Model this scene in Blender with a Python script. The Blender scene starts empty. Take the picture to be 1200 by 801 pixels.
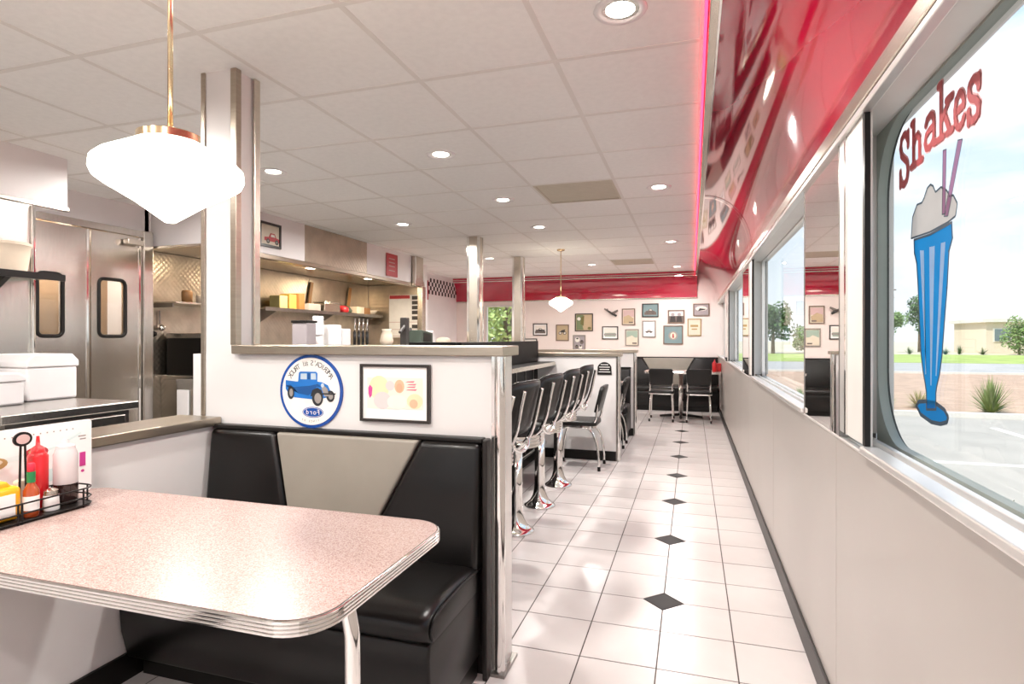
import bpy, math, random
from mathutils import Vector, Matrix
random.seed(7)
S = bpy.context.scene
COL = S.collection
PI = math.pi

# ------------------------------------------------------------------ camera, world, sun, exposure
cam = bpy.data.objects.new('camera', bpy.data.cameras.new('camera'))
COL.objects.link(cam)
cam.location = (0, 0, 1.28)
cam.rotation_euler = (PI / 2, 0, 0.3021)
cam.data.sensor_width = 36.0
cam.data.lens = 20.295
cam.data.shift_y = -4.5 / 1200
cam.data.clip_start = 0.02
cam.data.clip_end = 600
S.camera = cam
S.view_settings.view_transform = 'Standard'
S.view_settings.look = 'None'
S.view_settings.gamma = 1
S.view_settings.use_curve_mapping = False
S.view_settings.exposure = 1.38
S.cycles.max_bounces = 14
S.cycles.diffuse_bounces = 9
S.cycles.glossy_bounces = 5
S.cycles.transparent_max_bounces = 12
S.cycles.caustics_reflective = False
S.cycles.caustics_refractive = False
S.cycles.sample_clamp_indirect = 20

SKY_STRENGTH = 1.12
SUN_STRENGTH = 2.1
CAN_POWER = 11
PENDANT_EMIT = 4.0

W = bpy.data.worlds.new('sky'); S.world = W; W.use_nodes = True
nt = W.node_tree; nt.nodes.clear()
def wn(t): return nt.nodes.new(t)
tc = wn('ShaderNodeTexCoord'); mp = wn('ShaderNodeMapping'); nz = wn('ShaderNodeTexNoise'); cr = wn('ShaderNodeValToRGB')
sep = wn('ShaderNodeSeparateXYZ'); gr = wn('ShaderNodeValToRGB'); mx = wn('ShaderNodeMixRGB'); bg = wn('ShaderNodeBackground'); wo = wn('ShaderNodeOutputWorld')
nt.links.new(tc.outputs['Generated'], mp.inputs['Vector']); mp.inputs['Scale'].default_value = (1, 1, 3.2)
nt.links.new(mp.outputs['Vector'], nz.inputs['Vector']); nz.inputs['Scale'].default_value = 2.6; nz.inputs['Detail'].default_value = 8; nz.inputs['Roughness'].default_value = .55
nt.links.new(nz.outputs['Fac'], cr.inputs['Fac']); cr.color_ramp.elements[0].position = .46; cr.color_ramp.elements[1].position = .60
nt.links.new(tc.outputs['Generated'], sep.inputs[0]); nt.links.new(sep.outputs['Z'], gr.inputs['Fac'])
g = gr.color_ramp
g.elements[0].position = 0.0; g.elements[0].color = (0.44, 0.46, 0.48, 1)
g.elements[1].position = 0.9; g.elements[1].color = (0.20, 0.33, 0.55, 1)
e = g.elements.new(.22); e.color = (0.33, 0.39, 0.46, 1)
e = g.elements.new(.45); e.color = (0.25, 0.35, 0.50, 1)
nt.links.new(cr.outputs['Color'], mx.inputs['Fac']); nt.links.new(gr.outputs['Color'], mx.inputs[1]); mx.inputs[2].default_value = (.50, .50, .51, 1)
nt.links.new(mx.outputs[0], bg.inputs['Color']); bg.inputs['Strength'].default_value = SKY_STRENGTH
nt.links.new(bg.outputs[0], wo.inputs[0])

sun = bpy.data.lights.new('sun', 'SUN'); sun.energy = SUN_STRENGTH; sun.angle = math.radians(.6); sun.color = (1, .95, .88)
so = bpy.data.objects.new('sun', sun); COL.objects.link(so)
so.rotation_euler = Vector((.55, .45, -.95)).to_track_quat('-Z', 'Y').to_euler()

# ------------------------------------------------------------------ helpers
def lin(h):
    h = h.lstrip('#'); r = []
    for k in (0, 2, 4):
        c = int(h[k:k + 2], 16) / 255
        r.append(c / 12.92 if c < .04045 else ((c + .055) / 1.055) ** 2.4)
    return (*r, 1)
MATS = {}
def mat(name, color, rough=.5, metal=0.0, var=0.0, vscale=8.0, bump=0.0, bscale=60.0, stretch=(1, 1, 1), coat=0.0, emit=None, estr=0.0, color2=None, lo=.35, hi=.65):
    m = bpy.data.materials.new(name); m.use_nodes = True; MATS[name] = m
    n = m.node_tree.nodes; L = m.node_tree.links; b = n['Principled BSDF']
    c = lin(color) if isinstance(color, str) else color
    b.inputs['Base Color'].default_value = c; b.inputs['Roughness'].default_value = rough; b.inputs['Metallic'].default_value = metal
    if coat: b.inputs['Coat Weight'].default_value = coat; b.inputs['Coat Roughness'].default_value = .05
    if emit: b.inputs['Emission Color'].default_value = lin(emit); b.inputs['Emission Strength'].default_value = estr
    t = n.new('ShaderNodeTexCoord'); p = n.new('ShaderNodeMapping'); p.inputs['Scale'].default_value = stretch
    L.new(t.outputs['Object'], p.inputs['Vector'])
    if var or color2:
        z = n.new('ShaderNodeTexNoise'); z.inputs['Scale'].default_value = vscale; z.inputs['Detail'].default_value = 5
        L.new(p.outputs[0], z.inputs['Vector'])
        q = n.new('ShaderNodeValToRGB'); L.new(z.outputs['Fac'], q.inputs['Fac'])
        q.color_ramp.elements[0].position = lo; q.color_ramp.elements[1].position = hi
        c2 = lin(color2) if color2 else (*[min(1, v * (1 + var)) for v in c[:3]], 1)
        c1 = c if color2 else (*[v * (1 - var) for v in c[:3]], 1)
        q.color_ramp.elements[0].color = c1; q.color_ramp.elements[1].color = c2
        L.new(q.outputs[0], b.inputs['Base Color'])
    if bump:
        z2 = n.new('ShaderNodeTexNoise'); z2.inputs['Scale'].default_value = bscale; z2.inputs['Detail'].default_value = 3
        L.new(p.outputs[0], z2.inputs['Vector'])
        u = n.new('ShaderNodeBump'); u.inputs['Strength'].default_value = bump; u.inputs['Distance'].default_value = .01
        L.new(z2.outputs['Fac'], u.inputs['Height']); L.new(u.outputs[0], b.inputs['Normal'])
    return m
white = mat('white_paint', '#F1ECEB', .45, var=.02, vscale=3)
laminate = mat('white_laminate', '#E2DFDD', .3, var=.02, vscale=2, coat=.15)
wall_pinkwhite = mat('warm_wall', '#EADDD6', .5, var=.02, vscale=3)
panel_grey = mat('wall_panel', '#A8A09A', .35, var=.02, vscale=2, coat=.1)
ceil_m = mat('ceiling_tile', '#FAF7F3', .8, var=.02, vscale=30, bump=.15, bscale=220)
tbar_m = mat('ceiling_grid', '#ECE7E1', .6, var=.01)
tile_m = mat('floor_tile', '#CFC8C5', .22, var=.03, vscale=4, bump=.03, bscale=25)
tile_b = mat('floor_diamond', '#141010', .5, var=.08, vscale=9)
grout_m = mat('grout', '#4A423E', .8, var=.1, vscale=40)
chrome = mat('chrome', (.86, .85, .83, 1), .08, 1.0, var=.02)
alu = mat('brushed_aluminium', (.64, .58, .50, 1), .26, 1.0, bump=.05, bscale=90, stretch=(1, 1, 12), var=.03)
capm = mat('taupe_steel', (.44, .38, .31, 1), .28, 1.0, bump=.04, bscale=90, stretch=(1, 1, 12), var=.05)
steel = mat('stainless_steel', (.60, .57, .53, 1), .24, 1.0, bump=.05, bscale=70, stretch=(1, 12, 1), var=.04)
steel_dk = mat('dark_steel', (.30, .28, .26, 1), .3, 1.0, bump=.04, var=.1)
quilt = mat('quilted_steel', (.50, .44, .36, 1), .34, 1.0, var=.12, vscale=5)
mirror = mat('mirror', (.92, .91, .89, 1), .01, 1.0, var=.005)
red_gloss = mat('red_gloss_panel', '#B20632', .06, 0, var=.03, vscale=1.5, coat=1.0)
red_gloss.node_tree.nodes['Principled BSDF'].inputs['IOR'].default_value = 1.65
black_vinyl = mat('black_vinyl', '#0A0706', .30, var=.12, vscale=6, bump=.05, bscale=300)
char_vinyl = mat('charcoal_vinyl', '#141312', .36, var=.08, vscale=6, bump=.06, bscale=300)
grey_vinyl = mat('grey_vinyl', '#8E877C', .42, var=.04, vscale=6, bump=.06, bscale=300)
black = mat('black_plastic', '#14110F', .35, var=.05)
blackgloss = mat('black_gloss', '#0D0A09', .5, var=.05)
base_m = mat('black_baseboard', '#1C1715', .4, var=.1)
frame_w = mat('window_frame', '#DCD8D2', .3, var=.02)
frame_al = mat('silver_frame', (.82, .80, .77, 1), .3, .7, var=.03)
neon_m = mat('neon_red', '#FF3048', .4, emit='#FF2A48', estr=3.0, var=.01)
can_m = mat('lamp_lens', '#FFFFFF', .4, emit='#FFF6E6', estr=9.0, var=.01)
pend_m = mat('opal_glass', '#FFFDF5', .15, emit='#FFF7E2', estr=PENDANT_EMIT, var=.01)
brass = mat('brass', (.72, .55, .34, 1), .22, 1.0, var=.05)
vent_m = mat('vent_panel', '#CFC5B2', .5, var=.02)
plastic_w = mat('white_plastic', '#EDE9E8', .4, var=.02)
paper = mat('paper', '#F2F0EE', .6, var=.02)
tan_pl = mat('cream_plastic', '#E3D3BE', .4, var=.05)
def flat(name, c, r=.5): return mat(name, c, r, var=.03, vscale=12)
for k_, v_ in (('black_vinyl', .38), ('charcoal_vinyl', .4), ('black_plastic', .3), ('floor_diamond', .3), ('black_baseboard', .4), ('floor_tile', .4)): MATS[k_].node_tree.nodes['Principled BSDF'].inputs['Specular IOR Level'].default_value = v_
MATS['black_gloss'].node_tree.nodes['Principled BSDF'].inputs['Specular IOR Level'].default_value = .15
# ribbed table laminate: fine pink and grey crackle
tab_m = mat('crackle_laminate', '#AE9790', .25, coat=.0, vscale=240, color2='#967A72', lo=.42, hi=.62)
tab_m.node_tree.nodes['Principled BSDF'].inputs['Specular IOR Level'].default_value = .35
n = tab_m.node_tree.nodes; L = tab_m.node_tree.links
z = n.new('ShaderNodeTexNoise'); z.inputs['Scale'].default_value = 330; z.inputs['Detail'].default_value = 2
q = n.new('ShaderNodeValToRGB'); q.color_ramp.elements[0].position = .58; q.color_ramp.elements[1].position = .66
mxx = n.new('ShaderNodeMixRGB'); t = [a for a in n if a.type == 'TEX_COORD'][0]
L.new(t.outputs['Object'], z.inputs['Vector']); L.new(z.outputs['Fac'], q.inputs['Fac'])
prev = n['Principled BSDF'].inputs['Base Color'].links[0].from_socket
L.new(q.outputs[0], mxx.inputs['Fac']); L.new(prev, mxx.inputs[1]); mxx.inputs[2].default_value = lin('#BCB0AA'); L.new(mxx.outputs[0], n['Principled BSDF'].inputs['Base Color'])
# quilted steel: diamond relief
n = quilt.node_tree.nodes; L = quilt.node_tree.links
t = [a for a in n if a.type == 'TEX_COORD'][0]
mp2 = n.new('ShaderNodeMapping'); mp2.inputs['Rotation'].default_value = (PI / 4, 0, 0); mp2.inputs['Scale'].default_value = (1, 24, 24)
ck = n.new('ShaderNodeTexVoronoi'); ck.inputs['Scale'].default_value = 1; ck.inputs['Randomness'].default_value = 0
u = n.new('ShaderNodeBump'); u.inputs['Strength'].default_value = .3; u.inputs['Distance'].default_value = .012; u.invert = True
L.new(t.outputs['Object'], mp2.inputs[0]); L.new(mp2.outputs[0], ck.inputs['Vector']); L.new(ck.outputs['Distance'], u.inputs['Height']); L.new(u.outputs[0], n['Principled BSDF'].inputs['Normal'])
# clear glass pane
def glassmat(name, tint, refl):
    m = bpy.data.materials.new(name); m.use_nodes = True; n = m.node_tree.nodes; L = m.node_tree.links; n.clear()
    o = n.new('ShaderNodeOutputMaterial'); mi = n.new('ShaderNodeMixShader'); tr = n.new('ShaderNodeBsdfTransparent'); gl = n.new('ShaderNodeBsdfGlossy'); lw = n.new('ShaderNodeLayerWeight'); pw = n.new('ShaderNodeMath'); pw.operation = 'POWER'; pw.inputs[1].default_value = 4; fr = n.new('ShaderNodeMath'); fr.operation = 'MULTIPLY_ADD'; fr.inputs[1].default_value = refl; fr.inputs[2].default_value = .03
    L.new(lw.outputs['Facing'], pw.inputs[0]); L.new(pw.outputs[0], fr.inputs[0]); gl.inputs['Roughness'].default_value = .01; tr.inputs['Color'].default_value = tint
    L.new(fr.outputs[0], mi.inputs[0]); L.new(tr.outputs[0], mi.inputs[1]); L.new(gl.outputs[0], mi.inputs[2]); L.new(mi.outputs[0], o.inputs[0])
    return m
glass = glassmat('window_glass', (.97, .985, .98, 1), .25)
dglass = glassmat('door_glass', (.85, .88, .90, 1), .5)

class MB:
    def __init__(s, m=None): s.v = []; s.f = []; s.mi = []; s.m = m; s.slots = []
    def use(s, m): s.m = m; return s
    def _k(s):
        if s.m not in s.slots: s.slots.append(s.m)
        return s.slots.index(s.m)
    def add(s, vs, fs):
        o = len(s.v); s.v += [tuple(p) for p in vs]; k = s._k()
        for f in fs: s.f.append([i + o for i in f]); s.mi.append(k)
        return s
    def box(s, x0, x1, y0, y1, z0, z1):
        vs = [(x, y, z) for z in (z0, z1) for y in (y0, y1) for x in (x0, x1)]
        return s.add(vs, [(0, 2, 3, 1), (4, 5, 7, 6), (0, 1, 5, 4), (2, 6, 7, 3), (0, 4, 6, 2), (1, 3, 7, 5)])
    def prism(s, pts, f0, f1=None):
        """pts 2d list; f0,f1 map (a,b)->xyz for the two caps"""
        n = len(pts)
        a = [f0(*p) for p in pts]
        if f1 is None: return s.add(a, [tuple(range(n))])
        b = [f1(*p) for p in pts]
        fs = [tuple(range(n))[::-1], tuple(range(n, 2 * n))] + [(i, (i + 1) % n, (i + 1) % n + n, i + n) for i in range(n)]
        return s.add(a + b, fs)
    def tube(s, path, r, seg=10, caps=True, closed=False, flatk=None):
        P = [Vector(p) for p in path]; n = len(P); rs = r if isinstance(r, (list, tuple)) else [r] * n
        vs = []; up = None
        for i, p in enumerate(P):
            if closed: t = (P[(i + 1) % n] - P[i - 1]).normalized()
            else: t = (P[min(i + 1, n - 1)] - P[max(i - 1, 0)]).normalized()
            if up is None:
                up = Vector((0, 0, 1)) if abs(t.z) < .9 else Vector((0, 1, 0))
            a = t.cross(up);
            if a.length < 1e-4: a = t.orthogonal()
            a.normalize(); b = a.cross(t).normalized(); up = b
            for k in range(seg):
                c, d = math.cos(2 * PI * k / seg), math.sin(2 * PI * k / seg)
                if flatk: d *= flatk
                vs.append(p + a * c * rs[i] + b * d * rs[i])
        fs = []
        for i in range(n if closed else n - 1):
            j = (i + 1) % n
            for k in range(seg):
                l = (k + 1) % seg
                fs.append((i * seg + k, i * seg + l, j * seg + l, j * seg + k))
        if caps and not closed: fs += [tuple(range(seg))[::-1], tuple(range((n - 1) * seg, n * seg))]
        return s.add(vs, fs)
    def lathe(s, prof, c, seg=24, axis='z', sq=None):
        """prof [(r,h)] about the axis through c"""
        vs = []; n = len(prof)
        for r, h in prof:
            for k in range(seg):
                a = 2 * PI * k / seg; x, y = r * math.cos(a), r * math.sin(a)
                if sq: y *= sq
                vs.append((c[0] + x, c[1] + y, c[2] + h) if axis == 'z' else ((c[0] + h, c[1] + x, c[2] + y) if axis == 'x' else (c[0] + y, c[1] + h, c[2] + x)))
        fs = [(i * seg + k, i * seg + (k + 1) % seg, (i + 1) * seg + (k + 1) % seg, (i + 1) * seg + k) for i in range(n - 1) for k in range(seg)]
        if prof[0][0] > 1e-6: fs.append(tuple(range(seg))[::-1])
        if prof[-1][0] > 1e-6: fs.append(tuple(range((n - 1) * seg, n * seg)))
        return s.add(vs, fs)
ORG = {}
def smoothpath(pts, k=6):
    """Catmull-Rom"""
    P = [Vector(p) for p in pts]; out = []
    for i in range(len(P) - 1):
        a, b, c, d = P[max(i - 1, 0)], P[i], P[i + 1], P[min(i + 2, len(P) - 1)]
        for j in range(k):
            t = j / k
            out.append(.5 * ((2 * b) + (c - a) * t + (2 * a - 5 * b + 4 * c - d) * t * t + (-a + 3 * b - 3 * c + d) * t ** 3))
    out.append(P[-1]); return out
def props(o, label=None, cat=None, group=None, kind=None):
    if label: o['label'] = label
    if cat: o['category'] = cat
    if group: o['group'] = group
    if kind: o['kind'] = kind
    return o
def thing(name, label, cat, loc=(0, 0, 0), group=None, kind=None):
    o = bpy.data.objects.new(name, None); COL.objects.link(o); o.empty_display_size = .1
    o.location = loc; ORG[o.name] = Vector(loc)
    return props(o, label, cat, group, kind)
def obj(name, mb, parent=None, label=None, cat=None, group=None, kind=None, bevel=0, seg=2, smooth=False, auto=None):
    me = bpy.data.meshes.new(name)
    if parent is not None: org = ORG[parent.name]
    else:
        xs = [p[0] for p in mb.v]; ys = [p[1] for p in mb.v]; zs = [p[2] for p in mb.v]
        org = Vector(((min(xs) + max(xs)) / 2, (min(ys) + max(ys)) / 2, min(zs)))
    me.from_pydata([(p[0] - org[0], p[1] - org[1], p[2] - org[2]) for p in mb.v], [], mb.f)
    for m in mb.slots: me.materials.append(m)
    for p, k in zip(me.polygons, mb.mi): p.material_index = k; p.use_smooth = smooth
    import bmesh
    bm = bmesh.new(); bm.from_mesh(me); bmesh.ops.recalc_face_normals(bm, faces=bm.faces); bm.to_mesh(me); bm.free()
    if smooth and auto is not None: me.set_sharp_from_angle(angle=math.radians(auto))
    o = bpy.data.objects.new(name, me); COL.objects.link(o)
    if parent is not None: o.parent = parent
    else: o.location = org
    ORG[o.name] = org
    if bevel:
        b = o.modifiers.new('bevel', 'BEVEL'); b.width = bevel; b.segments = seg; b.limit_method = 'ANGLE'; b.angle_limit = math.radians(35)
        if smooth: b.harden_normals = False
    return props(o, label, cat, group, kind)
def copy_tree(o, parent=None):
    c = o.copy(); COL.objects.link(c)
    if parent is not None: c.parent = parent
    for ch in o.children: copy_tree(ch, c)
    return c
def facing(axis, o, flip=1):
    """local (right, up, out) -> world for a vertical surface seen from the room"""
    ox, oy, oz = o
    if axis == '-y': return lambda a, b, n=0: (ox + a, oy - n, oz + b)
    if axis == '+x': return lambda a, b, n=0: (ox + n, oy + a, oz + b)
    if axis == '-x': return lambda a, b, n=0: (ox - n, oy - a, oz + b)
def plate(mb, F, pts, n0, n1): mb.prism(pts, lambda a, b: F(a, b, n0), lambda a, b: F(a, b, n1))
def rect(a0, a1, b0, b1): return [(a0, b0), (a1, b0), (a1, b1), (a0, b1)]
def ellipse(ca, cb, ra, rb, n=20): return [(ca + ra * math.cos(2 * PI * k / n), cb + rb * math.sin(2 * PI * k / n)) for k in range(n)]
_gl = {}
def glyph(ch):
    if ch not in _gl:
        cu = bpy.data.curves.new('glyph', 'FONT'); cu.body = ch; cu.size = 1; cu.resolution_u = 3; cu.align_x = 'CENTER'
        o = bpy.data.objects.new('glyph', cu); COL.objects.link(o)
        me = bpy.data.meshes.new_from_object(o.evaluated_get(bpy.context.evaluated_depsgraph_get()))
        _gl[ch] = ([tuple(v.co) for v in me.vertices], [tuple(p.vertices) for p in me.polygons])
        bpy.data.objects.remove(o); bpy.data.curves.remove(cu); bpy.data.meshes.remove(me)
    return _gl[ch]
def letter(mb, F, ch, a, b, size, rot=0, n=0, mirrored=False, wide=1):
    vs, fs = glyph(ch); c, s_ = math.cos(rot), math.sin(rot); out = []
    for x, y, _ in vs:
        x, y = x * size * wide, y * size
        if mirrored: x = -x
        out.append(F(a + x * c - y * s_, b + x * s_ + y * c, n))
    mb.add(out, fs)
def arc(cx, cy, r, a0, a1, n): return [(cx + r * math.cos(a0 + (a1 - a0) * k / n), cy + r * math.sin(a0 + (a1 - a0) * k / n)) for k in range(n + 1)]

# ------------------------------------------------------------------ constants of the room
XW = .453          # inner face of the window wall
CH = 2.478         # ceiling height
YF = 10.95         # far wall
YB = -2.6          # wall behind the camera
T = .30; TX, TY = -.1325, 2.903

# ------------------------------------------------------------------ floor
floor = thing('floor', 'white square floor tiles with a row of small black diamonds', None, (0, 0, 0), kind='structure')
obj('grout', MB(grout_m).box(-5.6, XW, YB, YF, -.06, -.0015), floor)
GAP = .0028; CUT = .098
def tile_poly(cuts, w=T):
    a, b = GAP, w - GAP; t = T - GAP
    pts = []
    for i, (x, y) in enumerate([(a, a), (b, a), (b, t), (a, t)]):
        if i in cuts:
            c = CUT
            if i == 0: pts += [(a, c), (c, a)]
            if i == 1: pts += [(w - c, a), (b, c)]
            if i == 2: pts += [(b, T - c), (w - c, t)]
            if i == 3: pts += [(c, t), (a, T - c)]
        else: pts.append((x, y))
    return pts
_tiles = {}
def put_tile(i, j):
    cuts = []
    if i == 0 and j % 3 == 0: cuts.append(0)
    if i == -1 and j % 3 == 0: cuts.append(1)
    if i == -1 and j % 3 == 2: cuts.append(2)
    if i == 0 and j % 3 == 2: cuts.append(3)
    w = min(T, XW - (TX + i * T))
    key = (tuple(cuts), round(w, 3))
    if key not in _tiles:
        o = obj('tile', MB(tile_m).prism(tile_poly(cuts, w), lambda a, b: (a, b, -.008), lambda a, b: (a, b, 0)), floor)
        _tiles[key] = o.data
    else:
        o = bpy.data.objects.new('tile', _tiles[key]); COL.objects.link(o); o.parent = floor
    o.location = (TX + i * T, TY + j * T, random.uniform(-.0006, 0))
rest = MB(tile_m)
for i in range(-19, 2):
    for j in range(-19, 27):
        y = TY + j * T
        if (i >= -2 and -4 <= j <= 24) or (-6 <= i < -2 and -3 <= j <= 11): put_tile(i, j)
        elif YB < y and y + T < YF + .1 and TX + i * T > -5.6:
            w = min(T, XW - (TX + i * T)); x = TX + i * T
            rest.prism([(x + GAP, y + GAP), (x + w - GAP, y + GAP), (x + w - GAP, min(y + T, YF) - GAP), (x + GAP, min(y + T, YF) - GAP)], lambda a, b: (a, b, -.008), lambda a, b: (a, b, 0))
obj('outer_tiles', rest, floor, kind='stuff')
dm = None
for k in range(-2, 9):
    if dm is None:
        h = CUT - .004; o = obj('diamond_tile', MB(tile_b).prism([(-h, 0), (0, -h), (h, 0), (0, h)], lambda a, b: (a, b, -.008), lambda a, b: (a, b, .0004)), floor, label='small black diamond tile'); dm = o.data
    else:
        o = bpy.data.objects.new('diamond_tile', dm); COL.objects.link(o); o.parent = floor; o['label'] = 'small black diamond tile'
    o.location = (TX, TY + k * 3 * T, 0)

# ------------------------------------------------------------------ ceiling
ceil = thing('ceiling', 'white suspended ceiling of square panels', None, (0, 0, CH), kind='structure')
CX, CY, CT = -.5645, 2.439, .645
XE = .042          # ceiling edge next to the neon
obj('roof_deck', MB(white).box(-5.9, .95, YB - .2, YF + .25, CH + .06, CH + .16), ceil)
_cp = {}
bars = MB(tbar_m)
for k in range(-8, 1):
    for m in range(-8, 13):
        if k == -1 and m in (3, 10): continue
        x0 = CX + k * CT; y0 = CY + m * CT
        w = min(CT, XE - x0); hh = min(CT, YF - .2 - y0)
        key = (round(w, 3), round(hh, 3))
        if key not in _cp:
            o = obj('ceiling_panel', MB(ceil_m).box(.012, w - .012, .012, hh - .012, .0, .02), ceil, bevel=.004); o.data.transform(Matrix.Translation((0, 0, CH))); _cp[key] = o.data
        else:
            o = bpy.data.objects.new('ceiling_panel', _cp[key]); COL.objects.link(o); o.parent = ceil
        o.location = (x0, y0, 0)
for k in range(-8, 2):
    x = min(CX + k * CT, XE)
    bars.box(x - .012, x + .012, YB, YF - .2, CH - .002, CH + .03)
for m in range(-7, 14):
    y = min(CY + m * CT, YF - .2)
    bars.box(-5.6, XE, y - .012, y + .012, CH - .0025, CH + .03)
obj('ceiling_grid', bars, ceil, kind='stuff')
for y0, lab in ((CY + 3 * CT, 'beige square air vent in the ceiling, the nearer and larger looking one'), (CY + 10 * CT, 'beige square air vent in the ceiling close to the far red band')):
    v = thing('ceiling_vent', lab, 'air vent', (CX - CT / 2, y0 + CT / 2, CH))
    x0 = CX - CT
    obj('frame', MB(vent_m).box(x0 + .012, x0 + .03, y0 + .012, y0 + CT - .012, CH - .004, CH + .02).box(x0 + CT - .03, x0 + CT - .012, y0 + .012, y0 + CT - .012, CH - .004, CH + .02)
        .box(x0 + .03, x0 + CT - .03, y0 + .012, y0 + .03, CH - .004, CH + .02).box(x0 + .03, x0 + CT - .03, y0 + CT - .03, y0 + CT - .012, CH - .004, CH + .02), v)
    for q in range(14):
        yy = y0 + .034 + q * .0415
        obj('slat', MB(vent_m).box(x0 + .03, x0 + CT - .03, yy, yy + .034, CH + .002, CH + .008), v)
    obj('backing', MB(vent_m).box(x0 + .03, x0 + CT - .03, y0 + .03, y0 + CT - .03, CH + .014, CH + .02), v)

# recessed can lights
def can_light(x, y, lab, power=CAN_POWER):
    t = thing('recessed_light', lab, 'ceiling light', (x, y, CH), group='recessed ceiling lights')
    obj('trim_ring', MB(white).lathe([(.098, .0), (.095, -.006), (.075, -.006), (.068, 0), (.066, .0), (.066, .02)], (x, y, CH), 28), t, smooth=True)
    obj('lens', MB(can_m).lathe([(.066, .004), (.05, -.001), (.0, -.004)], (x, y, CH), 24), t, smooth=True)
    l = bpy.data.lights.new('can_lamp', 'AREA'); l.shape = 'DISK'; l.size = .12; l.energy = power; l.color = (1, .965, .925); l.spread = math.radians(170)
    lo = bpy.data.objects.new('can_lamp', l); COL.objects.link(lo); lo.location = (x, y, CH - .008)
for x, y, lab in [
    (-.25, 2.13, 'large round recessed light at the top edge, nearest the red cove'),
    (-.25, 4.72, 'round recessed light right of the beige vent, beside the red neon edge'),
    (-.25, 7.43, 'small round recessed light in the row along the neon edge, third from the front'),
    (-.24, 10.05, 'tiny round recessed light of the neon edge row just before the far red band'),
    (-1.565, 3.46, 'round recessed light left of centre, nearest in the middle row'),
    (-1.565, 4.76, 'round recessed light just left of the beige vent'),
    (-1.575, 6.04, 'small round recessed light behind the beige vent in the middle row'),
    (-1.56, 9.39, 'tiny round recessed light of the middle row, behind the far pendant'),
    (-2.88, 3.46, 'round recessed light just right of the tall white column'),
    (-3.55, 3.30, 'added recessed light brightening the left walls, unseen behind the glowing near pendant'),  # added can, kept out of view by the pendant, lifts the left walls
    (-2.91, 5.47, 'small round recessed light in front of the steel kitchen header')]:
    can_light(x, y, lab)
for x, y in [(-.25, -.6), (-1.565, .7), (-1.565, -1.2), (-2.88, 1.2), (-2.88, -.9), (-2.91, 8.2)]:
    can_light(x, y, {(-.25, -.6): 'recessed light over the aisle behind the camera', (-1.565, .7): 'recessed light above the near end of the booth table', (-1.565, -1.2): 'recessed light over the booth behind the camera', (-2.88, 1.2): 'recessed light above the left steel worktop', (-2.88, -.9): 'recessed light left of and behind the camera', (-2.91, 8.2): 'recessed light by the steel column at the kitchen end'}[(x, y)])

# ------------------------------------------------------------------ right wall with windows
wr = thing('wall_right', 'low pale wall panels under the long row of windows', None, (XW, 0, 0), kind='structure')
yy = YB
edges = [YB, -.95, .59, 2.13, 3.67, 5.21, 6.75, 8.29, 9.83, YF]
for a, b in zip(edges[:-1], edges[1:]):
    obj('wall_panel', MB(panel_grey).box(XW, XW + .02, a + .0015, b - .0015, .0, .955), wr, bevel=.002)
obj('wall_core', MB(white).box(XW + .012, XW + .16, YB, YF, -.3, .95).box(XW + .012, XW + .16, YB, YF, 1.925, CH + .06), wr)
obj('baseboard_right', MB(base_m).box(XW - .012, XW + .001, YB, YF, 0, .095), label='black baseboard under the window wall', kind='structure', bevel=.003)
wins = [(-.40, 1.79), (2.685, 4.87), (5.765, 7.95), (8.845, YF - .02)]
posts = [(1.79, 2.07), (4.87, 5.15), (7.95, 8.23), (-1.29 + .0, -.99)]
sill = thing('trim_1', 'silver sill and head trim running along the windows', None, (XW, 4, .96), kind='structure')
obj('sill_rail', MB(frame_al).box(XW - .004, XW + .02, YB, YF, .955, .965), sill, bevel=.004)
obj('sill_rail', MB(frame_w).box(XW + .02, XW + .12, YB, YF, .955, .965), sill)
obj('head_rail', MB(alu).box(XW - .012, XW + .012, YB, YF, 1.925, 1.975), sill, bevel=.004)
obj('head_groove', MB(black).box(XW - .002, XW + .012, YB, YF, 1.912, 1.926), sill)
obj('head_rail', MB(frame_al).box(XW - .016, XW + .012, YB, YF, 1.895, 1.912), sill, bevel=.003)
frame_gg = mat('grey_green_frame', '#8A9088', .4, var=.05)
for i, (a, b) in enumerate(posts):
    p = thing('trim_%d' % (i + 2), 'white window post with dark edge groove', None, (XW, (a + b) / 2, .985), kind='structure')
    obj('post_core', MB(frame_w).box(XW + .004, XW + .14, a + .254, b, .985, 1.925).box(XW + .004, XW + .016, a, a + .254, .985, 1.925), p)
    obj('post_cover', MB(frame_w).box(XW - .003, XW + .004, a + .018, b - .09, .985, 1.9), p, bevel=.004)
    obj('post_strip', MB(chrome).box(XW - .006, XW + .004, b - .088, b - .07, .985, 1.9), p)
    obj('post_strip', MB(frame_al).box(XW - .003, XW + .004, b - .065, b, .985, 1.9), p, bevel=.003)
    obj('edge_groove', MB(black).box(XW - .004, XW + .01, a - .004, a + .017, .985, 1.9), p)
mir = [(2.072, 2.68, 'tall mirror panel nearest the camera, reflecting framed pictures'), (5.152, 5.76, 'tall mirror panel between the second and third windows'), (8.232, 8.84, 'narrowest looking mirror panel, farthest along the window wall'), (-1.0, -.405, 'tall mirror panel beside the camera')]
for a, b, lab in mir:
    t = thing('wall_mirror', lab, 'mirror', (XW, (a + b) / 2, .985))
    obj('mirror_face', MB(mirror).box(XW - .002, XW + .10, a + .006, b - .006, .966, 1.893), t)
    obj('edge_strip', MB(steel_dk).box(XW - .004, XW + .10, a, a + .005, .966, 1.893), t)
    obj('edge_strip', MB(steel_dk).box(XW - .004, XW + .10, b - .005, b, .966, 1.893), t)
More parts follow.
